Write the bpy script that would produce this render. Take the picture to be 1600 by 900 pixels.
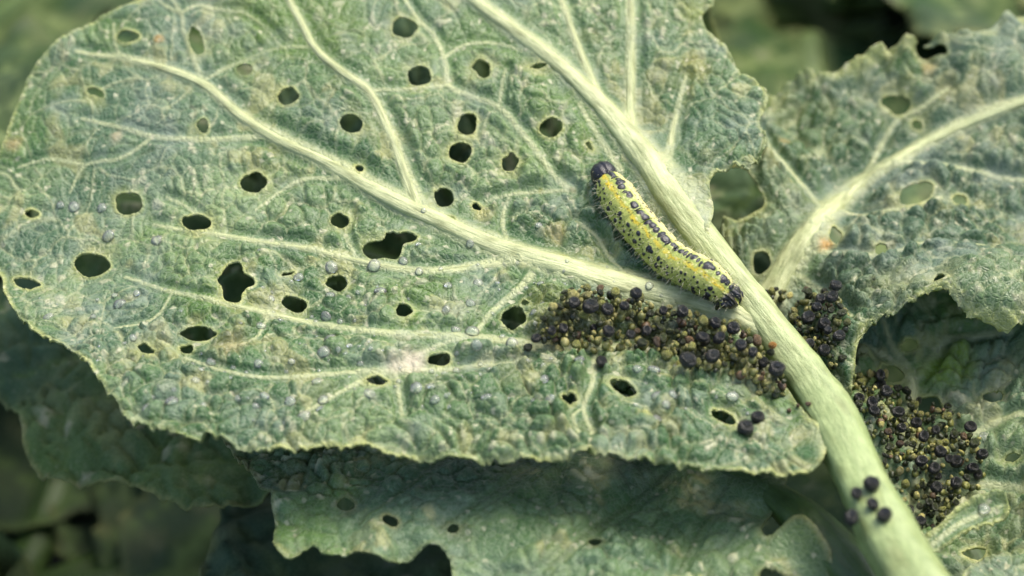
import bpy, math, random
import numpy as np
from mathutils import Vector, Matrix

random.seed(7)
rng = np.random.default_rng(7)
sc = bpy.context.scene
for o in list(bpy.data.objects):
    bpy.data.objects.remove(o)
COL = sc.collection
S = 0.01            # everything below is written in centimetres
H0 = 20.0           # height of the leaf above the soil (cm)

def W(p):           # centimetres (z measured from the leaf level) -> metres
    return Vector((p[0] * S, p[1] * S, (p[2] + H0) * S))

# ------------------------------------------------------------------ camera
LENS, PITCH, DIST = 85.0, 42.0, 51.9
cp, sp = math.cos(math.radians(PITCH)), math.sin(math.radians(PITCH))
CAM = np.array([0.0, -DIST * cp, DIST * sp])
cam_d = bpy.data.cameras.new('camera')
cam = bpy.data.objects.new('camera', cam_d)
COL.objects.link(cam)
cam.location = W(CAM)
cam.rotation_euler = (math.radians(90 - PITCH), 0, 0)
cam_d.lens = LENS
cam_d.sensor_width = 36
cam_d.clip_start = 0.01
cam_d.clip_end = 200
cam_d.dof.use_dof = True
cam_d.dof.focus_distance = (DIST - 0.3) * S
cam_d.dof.aperture_fstop = 8.0
sc.camera = cam

# ------------------------------------------------------------------ sky and sun (bright overcast)
SUN_EL, SUN_AZ = 63.0, 50.0        # azimuth from +Y (behind the leaf) towards +X
wd = bpy.data.worlds.new('World')
sc.world = wd
wd.use_nodes = True
wn = wd.node_tree
bg = wn.nodes['Background']
sky = wn.nodes.new('ShaderNodeTexSky')
sky.sky_type = 'NISHITA'
sky.sun_disc = False
sky.sun_elevation = math.radians(SUN_EL)
sky.sun_rotation = math.radians(SUN_AZ)
sky.dust_density = 4.0
sky.air_density = 0.8
sky.ozone_density = 0.6
wn.links.new(sky.outputs[0], bg.inputs[0])
bg.inputs[1].default_value = 0.15
sun_d = bpy.data.lights.new('sun', 'SUN')
sun_d.energy = 1.5
sun_d.angle = math.radians(32)
sun_d.color = (1.0, 0.95, 0.84)
sun = bpy.data.objects.new('sun', sun_d)
COL.objects.link(sun)
el, az = math.radians(SUN_EL), math.radians(SUN_AZ)
sd = Vector((math.sin(az) * math.cos(el), math.cos(az) * math.cos(el), math.sin(el)))
sun.rotation_euler = (-sd).to_track_quat('-Z', 'Y').to_euler()
sun.location = (0.5, 0.5, 1.5)
sc.view_settings.view_transform = 'Standard'
sc.view_settings.look = 'None'
sc.view_settings.gamma = 1
sc.view_settings.exposure = 0.98
sc.render.engine = 'CYCLES'
sc.cycles.max_bounces = 5
sc.cycles.diffuse_bounces = 2
sc.cycles.glossy_bounces = 2
sc.cycles.transmission_bounces = 4
sc.cycles.transparent_max_bounces = 8
sc.cycles.caustics_refractive = False
sc.cycles.caustics_reflective = False

# ------------------------------------------------------------------ numeric helpers
def hsh(ix, iy, seed):
    a = (ix.astype(np.int64) * 374761393 + iy.astype(np.int64) * 668265263 + seed * 974634777) & 0xFFFFFFFF
    a = ((a ^ (a >> 13)) * 1274126177) & 0xFFFFFFFF
    a = (a ^ (a >> 16))
    a = (a * 2246822519) & 0xFFFFFFFF
    return ((a ^ (a >> 15)) & 0xFFFFFF) / float(0x1000000)

def noise(x, y, scale, seed):
    ca, sa = math.cos(seed * 0.77 + 0.5), math.sin(seed * 0.77 + 0.5)
    x_, y_ = np.asarray(x, float) / scale, np.asarray(y, float) / scale
    x, y = x_ * ca - y_ * sa + 0.37 * seed, x_ * sa + y_ * ca
    ix, iy = np.floor(x), np.floor(y)
    fx, fy = x - ix, y - iy
    fx = fx * fx * fx * (fx * (fx * 6 - 15) + 10)
    fy = fy * fy * fy * (fy * (fy * 6 - 15) + 10)
    a, b = hsh(ix, iy, seed), hsh(ix + 1, iy, seed)
    c, d = hsh(ix, iy + 1, seed), hsh(ix + 1, iy + 1, seed)
    return (a + (b - a) * fx) * (1 - fy) + (c + (d - c) * fx) * fy - 0.5

def fbm(x, y, scale, seed, n=3):
    r = 0
    for i in range(n):
        r = r + noise(x, y, scale / 2 ** i, seed + i * 17) / 2 ** i
    return r

def voronoi(x, y, cell, seed, jit=0.92):
    ca, sa = math.cos(seed * 1.3), math.sin(seed * 1.3)
    gx, gy = (x * ca - y * sa) / cell, (x * sa + y * ca) / cell
    ix, iy = np.floor(gx), np.floor(gy)
    f1 = np.full(x.shape, 9.0); f2 = np.full(x.shape, 9.0); rid = np.zeros(x.shape)
    for dx in (-1, 0, 1):
        for dy in (-1, 0, 1):
            jx, jy = ix + dx, iy + dy
            px = jx + 0.5 + (hsh(jx, jy, seed) - 0.5) * jit
            py = jy + 0.5 + (hsh(jx, jy, seed + 5) - 0.5) * jit
            d = np.hypot(gx - px, gy - py)
            r = hsh(jx, jy, seed + 9)
            lt = d < f1
            f2 = np.where(lt, f1, np.minimum(f2, d))
            rid = np.where(lt, r, rid)
            f1 = np.where(lt, d, f1)
    return f1, f2 - f1, rid

def sstep(a, b, x):
    t = np.clip((x - a) / (b - a), 0, 1)
    return t * t * (3 - 2 * t)

def catmull(pts, n=6, closed=False):
    p = np.asarray(pts, float)
    m = len(p)
    out = []
    rg = m if closed else m - 1
    for i in range(rg):
        if closed:
            a, b, c, d = p[(i - 1) % m], p[i], p[(i + 1) % m], p[(i + 2) % m]
        else:
            a, b, c, d = p[max(i - 1, 0)], p[i], p[i + 1], p[min(i + 2, m - 1)]
        for k in range(n):
            t = k / n
            out.append(0.5 * (2 * b + (c - a) * t + (2 * a - 5 * b + 4 * c - d) * t * t + (3 * b - a - 3 * c + d) * t ** 3))
    if not closed:
        out.append(p[-1])
    return np.array(out)

def ray(px, py):
    k = 36.0 / LENS / 1600.0
    x = (np.asarray(px, float) - 800) * k
    y = -(np.asarray(py, float) - 450) * k
    # right (1,0,0), up (0,sp,cp), forward (0,cp,-sp)
    return np.stack([x, y * sp + cp, y * cp - sp], -1)

def hit(px, py, surf):
    r = ray(px, py)
    t = np.full(r.shape[:-1], DIST)
    for _ in range(60):
        x, y = CAM[0] + r[..., 0] * t, CAM[1] + r[..., 1] * t
        z = surf(x, y)
        t = 0.4 * t + 0.6 * (z - CAM[2]) / r[..., 2]
    return CAM[0] + r[..., 0] * t, CAM[1] + r[..., 1] * t

def to_xy(pts, surf):
    p = np.asarray(pts, float)
    x, y = hit(p[:, 0], p[:, 1], surf)
    return np.stack([x, y], 1)

def px_size(x, y, z):            # centimetres that one photo pixel spans at that point
    dep = (np.asarray(y) - CAM[1]) * cp - (np.asarray(z) - CAM[2]) * sp
    return dep * 36.0 / LENS / 1600.0

def poly_sdf(X, Y, poly):        # positive inside
    d2 = np.full(X.shape, 1e9)
    ins = np.zeros(X.shape, bool)
    n = len(poly)
    for i in range(n):
        ax, ay = poly[i]; bx, by = poly[(i + 1) % n]
        ex, ey = bx - ax, by - ay
        wx, wy = X - ax, Y - ay
        t = np.clip((wx * ex + wy * ey) / (ex * ex + ey * ey + 1e-12), 0, 1)
        d2 = np.minimum(d2, (wx - ex * t) ** 2 + (wy - ey * t) ** 2)
        if ay != by:
            c = (ay > Y) != (by > Y)
            ins ^= c & (X < ex * (Y - ay) / ey + ax)
    return np.where(ins, 1, -1) * np.sqrt(d2)

# ------------------------------------------------------------------ materials
def new_mat(name):
    m = bpy.data.materials.new(name)
    m.use_nodes = True
    nt = m.node_tree
    return m, nt, nt.nodes['Principled BSDF'], nt.nodes['Material Output']

def nd(nt, typ, **kw):
    n = nt.nodes.new(typ)
    for k, v in kw.items():
        if k.startswith('i_'):
            n.inputs[k[2:].replace('_', ' ')].default_value = v
        else:
            setattr(n, k, v)
    return n

def mixc(nt, mode, fac, a, b):
    n = nt.nodes.new('ShaderNodeMix'); n.data_type = 'RGBA'; n.blend_type = mode
    for i, v in ((0, fac), (6, a), (7, b)):
        if hasattr(v, 'links'):
            nt.links.new(v, n.inputs[i])
        else:
            n.inputs[i].default_value = v
    return n.outputs[2]

def ramp(nt, src, stops):
    r = nt.nodes.new('ShaderNodeValToRGB')
    e = r.color_ramp.elements
    while len(e) < len(stops):
        e.new(0.5)
    for el_, (p, c) in zip(e, stops):
        el_.position = p; el_.color = c if len(c) == 4 else (*c, 1)
    nt.links.new(src, r.inputs[0])
    return r.outputs[0]

def leaf_material(name, rough=0.40, trans=0.2, fine=1.0, spec=0.45, bloom=0.54):
    m, nt, b, out = new_mat(name)
    L = nt.links.new
    at = nd(nt, 'ShaderNodeAttribute', attribute_name='Col')
    tc = nd(nt, 'ShaderNodeTexCoord')
    warp = nd(nt, 'ShaderNodeTexNoise', i_Scale=420.0, i_Detail=2.0)
    L(tc.outputs['Object'], warp.inputs['Vector'])
    wv = mixc(nt, 'LINEAR_LIGHT', 0.0012, tc.outputs['Object'], warp.outputs['Color'])
    vo = nd(nt, 'ShaderNodeTexVoronoi', feature='DISTANCE_TO_EDGE', i_Scale=760.0)
    L(wv, vo.inputs['Vector'])
    vo2 = nd(nt, 'ShaderNodeTexVoronoi', feature='F1', i_Scale=1900.0)
    L(wv, vo2.inputs['Vector'])
    n1 = nd(nt, 'ShaderNodeTexNoise', i_Scale=130.0, i_Detail=4.0, i_Roughness=0.65)
    L(tc.outputs['Object'], n1.inputs['Vector'])
    n2 = nd(nt, 'ShaderNodeTexNoise', i_Scale=1500.0, i_Detail=3.0, i_Roughness=0.6)
    L(tc.outputs['Object'], n2.inputs['Vector'])
    line = ramp(nt, vo.outputs['Distance'], [(0.0, (1, 1, 1)), (0.09, (0, 0, 0))])
    c1 = mixc(nt, 'MULTIPLY', 0.75, at.outputs['Color'], ramp(nt, n1.outputs[0], [(0.3, (0.7, 0.76, 0.74)), (0.7, (1.3, 1.25, 1.22))]))
    c2 = mixc(nt, 'MULTIPLY', 0.8, c1, ramp(nt, n2.outputs[0], [(0.3, (0.86, 0.87, 0.86)), (0.72, (1.16, 1.15, 1.15))]))
    lf = nd(nt, 'ShaderNodeMath', operation='MULTIPLY'); L(line, lf.inputs[0]); lf.inputs[1].default_value = 0.34 * fine
    c3 = mixc(nt, 'MIX', lf.outputs[0], c2, (0.36, 0.42, 0.27, 1))
    # grey waxy bloom, broken up
    n3 = nd(nt, 'ShaderNodeTexNoise', i_Scale=60.0, i_Detail=5.0, i_Roughness=0.72)
    L(tc.outputs['Object'], n3.inputs['Vector'])
    bl = ramp(nt, n3.outputs[0], [(0.5, (0, 0, 0)), (0.75, (bloom, bloom, bloom))])
    c4 = mixc(nt, 'MIX', bl, c3, (0.34, 0.40, 0.34, 1))
    # pale specks painted in for glints and water drops
    vs = nd(nt, 'ShaderNodeTexVoronoi', feature='F1', i_Scale=560.0)
    L(wv, vs.inputs['Vector'])
    sx_ = nd(nt, 'ShaderNodeSeparateColor'); L(vs.outputs['Color'], sx_.inputs[0])
    s1 = ramp(nt, sx_.outputs[0], [(0.86, (0, 0, 0)), (0.88, (1, 1, 1))])
    s2 = ramp(nt, vs.outputs['Distance'], [(0.22, (1, 1, 1)), (0.42, (0, 0, 0))])
    sm_ = mixc(nt, 'MULTIPLY', 1.0, s1, s2)
    sk = nd(nt, 'ShaderNodeMath', operation='MULTIPLY'); L(sm_, sk.inputs[0]); sk.inputs[1].default_value = 0.7 * min(1, bloom * 2.4)
    c4 = mixc(nt, 'MIX', sk.outputs[0], c4, (0.56, 0.56, 0.36, 1))
    L(c4, b.inputs['Base Color'])
    b.inputs['Roughness'].default_value = rough
    L(ramp(nt, n3.outputs[0], [(0.3, (rough - 0.12,) * 3), (0.75, (rough + 0.2,) * 3)]), b.inputs['Roughness'])
    b.inputs['Specular IOR Level'].default_value = spec
    # relief: small cells bulge between the finest veins
    hh = nd(nt, 'ShaderNodeMath', operation='MINIMUM'); L(vo.outputs['Distance'], hh.inputs[0]); hh.inputs[1].default_value = 0.3
    h2 = nd(nt, 'ShaderNodeMath', operation='MULTIPLY_ADD'); L(vo2.outputs['Distance'], h2.inputs[0]); h2.inputs[1].default_value = -0.12; L(hh.outputs[0], h2.inputs[2])
    h3 = nd(nt, 'ShaderNodeMath', operation='MULTIPLY_ADD'); L(n2.outputs[0], h3.inputs[0]); h3.inputs[1].default_value = 0.15; L(h2.outputs[0], h3.inputs[2])
    bp = nd(nt, 'ShaderNodeBump', i_Strength=0.65 * fine, i_Distance=0.0007)
    L(h3.outputs[0], bp.inputs['Height'])
    L(bp.outputs[0], b.inputs['Normal'])
    tr = nd(nt, 'ShaderNodeBsdfTranslucent')
    tcol = mixc(nt, 'MULTIPLY', 1.0, c3, (1.5, 1.7, 0.5, 1))
    L(tcol, tr.inputs[0])
    mx = nd(nt, 'ShaderNodeMixShader'); mx.inputs[0].default_value = trans
    L(b.outputs[0], mx.inputs[1]); L(tr.outputs[0], mx.inputs[2])
    L(mx.outputs[0], out.inputs['Surface'])
    return m

def rib_material(name, tint=(1, 1, 1)):
    m, nt, b, out = new_mat(name)
    L = nt.links.new
    at = nd(nt, 'ShaderNodeAttribute', attribute_name='Col')
    uv = nd(nt, 'ShaderNodeUVMap')
    mp = nd(nt, 'ShaderNodeMapping'); mp.inputs['Scale'].default_value = (34, 2.2, 1)
    L(uv.outputs[0], mp.inputs[0])
    n1 = nd(nt, 'ShaderNodeTexNoise', i_Scale=1.0, i_Detail=4.0, i_Roughness=0.6)
    L(mp.outputs[0], n1.inputs['Vector'])
    tc = nd(nt, 'ShaderNodeTexCoord')
    n2 = nd(nt, 'ShaderNodeTexNoise', i_Scale=260.0, i_Detail=6.0, i_Roughness=0.7)
    L(tc.outputs['Object'], n2.inputs['Vector'])
    c = mixc(nt, 'MULTIPLY', 0.6, at.outputs['Color'], ramp(nt, n1.outputs[0], [(0.3, (0.58, 0.66, 0.5)), (0.7, (1.28, 1.24, 1.2))]))
    c = mixc(nt, 'MULTIPLY', 0.55, c, ramp(nt, n2.outputs[0], [(0.3, (0.7, 0.75, 0.62)), (0.7, (1.2, 1.18, 1.2))]))
    c = mixc(nt, 'MULTIPLY', 1.0, c, (*tint, 1))
    L(c, b.inputs['Base Color'])
    b.inputs['Roughness'].default_value = 0.42
    ad = nd(nt, 'ShaderNodeMath', operation='MULTIPLY_ADD'); L(n1.outputs[0], ad.inputs[0]); ad.inputs[1].default_value = 0.8; L(n2.outputs[0], ad.inputs[2])
    bp = nd(nt, 'ShaderNodeBump', i_Strength=0.55, i_Distance=0.0008)
    L(ad.outputs[0], bp.inputs['Height']); L(bp.outputs[0], b.inputs['Normal'])
    return m

def grain_material(name, dark, light, rough, spec=0.5, scale=900.0, bump=0.6, dist=0.0006):
    m, nt, b, out = new_mat(name)
    L = nt.links.new
    tc = nd(nt, 'ShaderNodeTexCoord')
    inf = nd(nt, 'ShaderNodeObjectInfo')
    ofs = nd(nt, 'ShaderNodeVectorMath', operation='ADD')
    L(tc.outputs['Object'], ofs.inputs[0]); L(inf.outputs['Random'], ofs.inputs[1])
    n = nd(nt, 'ShaderNodeTexNoise', i_Scale=scale, i_Detail=5.0, i_Roughness=0.65)
    L(ofs.outputs[0], n.inputs['Vector'])
    c = ramp(nt, n.outputs[0], [(0.32, dark), (0.7, light)])
    rv = ramp(nt, inf.outputs['Random'], [(0.0, (0.6, 0.6, 0.6)), (1.0, (1.5, 1.45, 1.3))])
    L(mixc(nt, 'MULTIPLY', 1.0, c, rv), b.inputs['Base Color'])
    b.inputs['Roughness'].default_value = rough
    b.inputs['Specular IOR Level'].default_value = spec
    bp = nd(nt, 'ShaderNodeBump', i_Strength=bump, i_Distance=dist)
    L(n.outputs[0], bp.inputs['Height']); L(bp.outputs[0], b.inputs['Normal'])
    return m

M_LEAF = leaf_material('cabbage_leaf')
M_LEAF2 = leaf_material('greener_leaf', rough=0.45, fine=0.8, bloom=0.3)
M_SHADE_DARK = leaf_material('shade_dark_leaf', rough=0.62, fine=0.25, bloom=0.04, trans=0.1, spec=0.12)  # leaf copy darkened to stand for shade on deep and background leaves
M_RIB = rib_material('pale_rib')
M_BLACK = grain_material('black_frass', (0.005, 0.0055, 0.005), (0.02, 0.022, 0.02), 0.22, 0.6, 2.0, 0.5, 0.12)
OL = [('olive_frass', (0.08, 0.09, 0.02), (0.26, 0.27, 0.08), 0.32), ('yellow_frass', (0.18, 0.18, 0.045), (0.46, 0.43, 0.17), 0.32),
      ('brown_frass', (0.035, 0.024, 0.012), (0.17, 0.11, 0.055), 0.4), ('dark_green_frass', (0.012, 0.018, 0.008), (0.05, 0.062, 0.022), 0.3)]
M_OLIVE = [grain_material(*q, scale=2.2, bump=0.5, dist=0.1) for q in OL]
M_LOOSE = [grain_material(*q) for q in OL]
M_ORANGE = grain_material('orange_leaf_crumb', (0.25, 0.11, 0.015), (0.5, 0.27, 0.05), 0.5, scale=2.0, dist=0.1)

m, nt, b, out = new_mat('water')
gl = nd(nt, 'ShaderNodeBsdfGlossy'); gl.inputs['Roughness'].default_value = 0.04
tp = nd(nt, 'ShaderNodeBsdfTransparent'); tp.inputs[0].default_value = (0.97, 0.985, 0.97, 1)
df = nd(nt, 'ShaderNodeBsdfDiffuse'); df.inputs[0].default_value = (0.85, 0.87, 0.80, 1)
m1 = nd(nt, 'ShaderNodeMixShader'); m1.inputs[0].default_value = 0.15
nt.links.new(tp.outputs[0], m1.inputs[1]); nt.links.new(df.outputs[0], m1.inputs[2])
fr_ = nd(nt, 'ShaderNodeFresnel'); fr_.inputs[0].default_value = 1.33
m2 = nd(nt, 'ShaderNodeMixShader')
nt.links.new(fr_.outputs[0], m2.inputs[0]); nt.links.new(m1.outputs[0], m2.inputs[1]); nt.links.new(gl.outputs[0], m2.inputs[2])
nt.links.new(m2.outputs[0], out.inputs['Surface'])
M_WATER = m

def soil_material():
    m, nt, b, out = new_mat('garden_soil')
    L = nt.links.new
    tc = nd(nt, 'ShaderNodeTexCoord')
    n = nd(nt, 'ShaderNodeTexNoise', i_Scale=90.0, i_Detail=8.0, i_Roughness=0.7)
    L(tc.outputs['Object'], n.inputs['Vector'])
    L(ramp(nt, n.outputs[0], [(0.3, (0.012, 0.009, 0.006)), (0.7, (0.055, 0.04, 0.027))]), b.inputs['Base Color'])
    b.inputs['Roughness'].default_value = 0.95
    bp = nd(nt, 'ShaderNodeBump', i_Strength=1.0, i_Distance=0.006)
    L(n.outputs[0], bp.inputs['Height']); L(bp.outputs[0], b.inputs['Normal'])
    return m
M_SOIL = soil_material()

# ------------------------------------------------------------------ mesh helpers
def mesh_from(name, V, F, col=None, uv=None, mat=None):
    """V (n,3) metres, F (m,3) or (m,4) faces"""
    V = np.asarray(V, np.float32); F = np.asarray(F, np.int32)
    me = bpy.data.meshes.new(name)
    k = F.shape[1]
    me.vertices.add(len(V)); me.vertices.foreach_set('co', V.ravel())
    me.loops.add(F.size); me.loops.foreach_set('vertex_index', F.ravel())
    me.polygons.add(len(F)); me.polygons.foreach_set('loop_start', np.arange(0, F.size, k, dtype=np.int32))
    me.update(calc_edges=True)
    me.shade_smooth()
    if col is not None:
        a = me.color_attributes.new('Col', 'FLOAT_COLOR', 'POINT')
        c = np.ones((len(V), 4), np.float32); c[:, :3] = col[:, :3]
        a.data.foreach_set('color', c.ravel())
    if uv is not None:
        u = me.uv_layers.new(name='UVMap')
        u.data.foreach_set('uv', np.asarray(uv, np.float32)[F.ravel()].ravel())
    if mat:
        me.materials.append(mat)
    return me

def link(name, me, parent=None, loc=None):
    o = bpy.data.objects.new(name, me)
    COL.objects.link(o)
    if parent is not None:
        o.parent = parent
    if loc is not None:
        o.location = loc
    return o

def tag(o, label=None, cat=None, group=None, kind=None):
    if label: o['label'] = label
    if cat: o['category'] = cat
    if group: o['group'] = group
    if kind: o['kind'] = kind
    return o

PALE = np.array([0.52, 0.555, 0.30])
RIM = np.array([0.44, 0.47, 0.17])

def sweep(path, width, zc, surf_n, height=0.5, col_top=PALE, col_side=np.array([0.27, 0.36, 0.10]), nseg=28, seed=1, groove=0.035):
    """tapered rib: path (n,3) centre line, width per point, normals surf_n (n,3) -> V, F, col, uv (cm)"""
    n = len(path)
    T = np.gradient(path, axis=0); T /= np.linalg.norm(T, axis=1)[:, None]
    N = surf_n - T * np.sum(surf_n * T, 1)[:, None]; N /= np.linalg.norm(N, axis=1)[:, None]
    B = np.cross(T, N)
    ang = np.linspace(0, 2 * math.pi, nseg, endpoint=False)
    s = np.concatenate([[0], np.cumsum(np.linalg.norm(np.diff(path, axis=0), axis=1))])
    A, SS = np.meshgrid(ang, s)
    r = 0.5 + groove * np.cos(A * 5 + 0.4 * np.sin(SS)) * 0.5 + 0.09 * noise(A * 1.3 + SS * 0.15, SS, 0.9, seed) + 0.05 * noise(A * 2, SS, 0.25, seed + 3)
    V = path[:, None, :] + (np.cos(A) * r * width[:, None])[..., None] * B[:, None, :] + (np.sin(A) * r * 2 * height * width[:, None])[..., None] * N[:, None, :]
    up = sstep(-0.15, 0.75, np.sin(A) + 0.25 * noise(A, SS, 0.6, seed + 8))
    C = col_side[None, None] * (1 - up[..., None]) + col_top[None, None] * up[..., None]
    thick_ = sstep(0.6, 1.1, width)[:, None, None]
    C = C * (1 - 0.85 * thick_) + np.array([0.27, 0.35, 0.14]) * (col_top / PALE) * 0.85 * thick_
    fib = noise(A * 9, SS, 0.8, seed + 21)
    C = C * (1 + 0.2 * fib + 0.2 * fbm(A * width[:, None], SS, 0.5, seed + 23, 3))[..., None]
    st = (sstep(0.18, 0.34, fbm(A * 0.6, SS, 0.35, seed + 25, 3)) * 0.5)[..., None]
    C = C * (1 - st) + np.array([0.17, 0.19, 0.06]) * st
    idx = np.arange(n * nseg).reshape(n, nseg)
    a = idx[:-1]; b_ = idx[1:]
    F = np.stack([a, np.roll(a, -1, 1), np.roll(b_, -1, 1), b_], -1).reshape(-1, 4)
    UV = np.stack([A / (2 * math.pi), SS], -1).reshape(-1, 2)
    return V.reshape(-1, 3), F, C.reshape(-1, 3), UV

class Leaf:
    pass

def build_leaf(parent, outline, surf, veins=(), holes=(), h=0.05, cell=0.75, amp=0.16, seed=1, mat=None, ruffle=0.25,
               base=(0.060, 0.138, 0.044), light=(0.205, 0.295, 0.125), spots=(), curl=None, org=(0, 0, 0), label=None,
               thick=0.05, edge_noise=0.12, tube_min=0.12, smooth_near=None, xf=None, rib_tint=None, yellow=0.5, name='leaf', rib_name='side_vein', rim_w=0.13):
    """outline, vein and hole points are (x, y) in cm on the surface z = surf(x, y)"""
    outline = np.asarray(outline)
    x0, y0 = outline.min(0) - 0.4; x1, y1 = outline.max(0) + 0.4
    nx, ny = int((x1 - x0) / h) + 2, int((y1 - y0) / h) + 2
    gx = x0 + np.arange(nx) * h; gy = y0 + np.arange(ny) * h
    X, Y = np.meshgrid(gx, gy)
    dout = poly_sdf(X, Y, outline)
    dout = dout + edge_noise * (noise(X, Y, 0.9, seed + 3) + 0.6 * noise(X, Y, 0.35, seed + 4) + 0.12 * noise(X, Y, 0.16, seed + 6))
    dh = np.full(X.shape, 9.0)
    for poly in holes:
        poly = np.asarray(poly)
        a0, b0 = poly.min(0) - 0.8; a1, b1 = poly.max(0) + 0.8
        i0, i1 = np.clip([(a0 - x0) / h, (a1 - x0) / h + 1], 0, nx).astype(int)
        j0, j1 = np.clip([(b0 - y0) / h, (b1 - y0) / h + 1], 0, ny).astype(int)
        if i1 <= i0 or j1 <= j0: continue
        sub = -poly_sdf(X[j0:j1, i0:i1], Y[j0:j1, i0:i1], poly)
        dh[j0:j1, i0:i1] = np.minimum(dh[j0:j1, i0:i1], sub)
    dh = dh + 0.025 * noise(X, Y, 0.16, seed + 21)
    D = np.minimum(dout, dh)
    base_z = surf(X, Y)
    # vein fields
    pale_c = PALE * (np.array(rib_tint) if rib_tint is not None else 1.0)
    rim_c = RIM * (0.5 if rib_tint is not None else 1.0)
    ridge = np.zeros(X.shape); pale = np.zeros(X.shape); flat = np.zeros(X.shape); tube = np.full(X.shape, -99.0)
    for pts, wd_ in veins:
        n = len(pts)
        wm = max(wd_) * 3 + 0.25
        for i in range(n - 1):
            (ax, ay), (bx, by) = pts[i], pts[i + 1]
            i0, i1 = np.clip([(min(ax, bx) - wm - x0) / h, (max(ax, bx) + wm - x0) / h + 1], 0, nx).astype(int)
            j0, j1 = np.clip([(min(ay, by) - wm - y0) / h, (max(ay, by) + wm - y0) / h + 1], 0, ny).astype(int)
            if i1 <= i0 or j1 <= j0: continue
            xs, ys = X[j0:j1, i0:i1], Y[j0:j1, i0:i1]
            ex, ey = bx - ax, by - ay
            t = np.clip(((xs - ax) * ex + (ys - ay) * ey) / (ex * ex + ey * ey + 1e-9), 0, 1)
            d = np.hypot(xs - ax - ex * t, ys - ay - ey * t)
            w = wd_[i] + (wd_[i + 1] - wd_[i]) * t
            sl = np.s_[j0:j1, i0:i1]
            ridge[sl] = np.maximum(ridge[sl], (0.22 + 0.1 * sstep(0.12, 0.3, w)) * w * np.exp(-(d / (0.62 * w + 0.02)) ** 2))
            pale[sl] = np.maximum(pale[sl], 1 - sstep(0.36, 0.8, d / (w + 0.015)))
            flat[sl] = np.maximum(flat[sl], 1 - sstep(0.5, 1.0, d / (1.3 * w + 0.16)))
            q = np.clip(1 - (d / (0.5 * w)) ** 2, 0, 1)
            tube[sl] = np.maximum(tube[sl], np.where(d < 0.5 * w, base_z[sl] + 0.05 * w + 0.45 * w * np.sqrt(q), -99))
    # blisters between the fine veins
    wx = X + 0.35 * cell * 2 * noise(X, Y, cell * 1.6, seed + 11) + 0.3 * cell * noise(X, Y, cell * 0.6, seed + 12)
    wy = Y + 0.35 * cell * 2 * noise(X, Y, cell * 1.6, seed + 13) + 0.3 * cell * noise(X, Y, cell * 0.6, seed + 14)
    f1a, ea, ra = voronoi(wx, wy, cell * 1.7, seed + 31)
    f1b, eb, rb = voronoi(wx, wy, cell * 0.62, seed + 32)
    f1c, ec, rc = voronoi(wx, wy, cell * 0.27, seed + 33)
    amt = np.clip(0.75 + 1.1 * fbm(X, Y, 4.5, seed + 41, 2), 0.25, 1.4)
    if smooth_near is not None:
        amt = amt * smooth_near(X, Y)
    dome_a = np.sqrt(np.clip(1 - np.exp(-ea * 5), 0, 1))
    dome_b = (0.75 * np.clip(1 - 1.15 * f1b ** 2, 0, 1) * sstep(0.0, 0.2, eb) + 0.45 * (1 - np.exp(-eb * 4))) * (0.35 + 0.85 * rb)
    dome_c = np.clip(1 - 1.15 * f1c ** 2, 0, 1) * sstep(0.0, 0.25, ec) * (0.3 + 0.9 * rc)
    bl = amp * amt * (0.7 * dome_a + 0.95 * dome_b + 0.36 * dome_c)
    bl = bl * (1 - 0.8 * flat) * (0.3 + 0.7 * sstep(0.0, 0.3, dh))
    net_a = (1 - sstep(0.0, 0.075, ea)) * (1 - 0.6 * flat)
    net_b = (1 - sstep(0.0, 0.12, eb)) * (1 - flat)
    hgt = bl + ridge + 0.035 * net_a
    hgt += 0.05 * fbm(X, Y, 0.9, seed + 51, 2) * (1 - 0.6 * flat)
    hgt += ruffle * np.exp(-np.maximum(dout, 0) / 0.7) * (np.sin(noise(X, Y, 2.2, seed + 55) * 16) * 0.6 + 0.9 * noise(X, Y, 1.1, seed + 56))
    hgt += 0.035 * np.exp(-np.maximum(dh, 0) / 0.05)
    Z = base_z + hgt
    # colour
    base = np.array(base); light = np.array(light); bk = base[1] / 0.138
    f = np.clip(0.42 + 1.1 * fbm(X, Y, 2.6, seed + 61, 4) + 0.4 * (rb - 0.5) + 0.18 * (rc - 0.5), 0, 1)[..., None]
    C = base * (1 - f) + light * f
    # blue-green areas and fresh green areas
    g1 = sstep(0.02, 0.35, fbm(X, Y, 3.4, seed + 63, 3))[..., None] * 0.6
    C = C * (1 - g1) + np.array([0.085, 0.155, 0.092]) * g1 * bk
    g2 = sstep(0.08, 0.4, fbm(X, Y, 2.8, seed + 65, 3))[..., None] * 0.6
    C = C * (1 - g2) + np.array([0.115, 0.21, 0.036]) * g2 * bk
    # yellowing patches
    yl = sstep(0.17, 0.36, fbm(X, Y, 0.85, seed + 67, 3))[..., None] * yellow
    yl = yl * (0.35 + 0.65 * (rb > 0.45))[..., None]
    C = C * (1 - yl) + np.array([0.44, 0.42, 0.18]) * yl
    C = C * (1 - 0.62 * net_a[..., None]) + pale_c * 0.82 * 0.62 * net_a[..., None]
    C = C * (1 - 0.3 * net_b[..., None]) + pale_c * 0.8 * 0.3 * net_b[..., None]
    v = pale[..., None]
    C = C * (1 - 0.75 * v) + pale_c * 0.75 * v
    pc_ = ((rc > 0.86) * sstep(0.1, 0.35, ec) * (1 - flat) * sstep(-0.2, 0.2, noise(X, Y, 1.5, seed + 91)))[..., None] * 0.7  # pale cells painted into the blade for glints and drops
    C = C * (1 - pc_) + np.array([0.50, 0.50, 0.32]) * bk * pc_
    rim = np.maximum(1 - sstep(0.02, rim_w, dout), (1 - sstep(0.015, 0.085, dh)))[..., None]
    rim = rim * (0.45 + 0.55 * sstep(-0.2, 0.15, noise(X, Y, 0.8, seed + 73)))[..., None]
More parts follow.
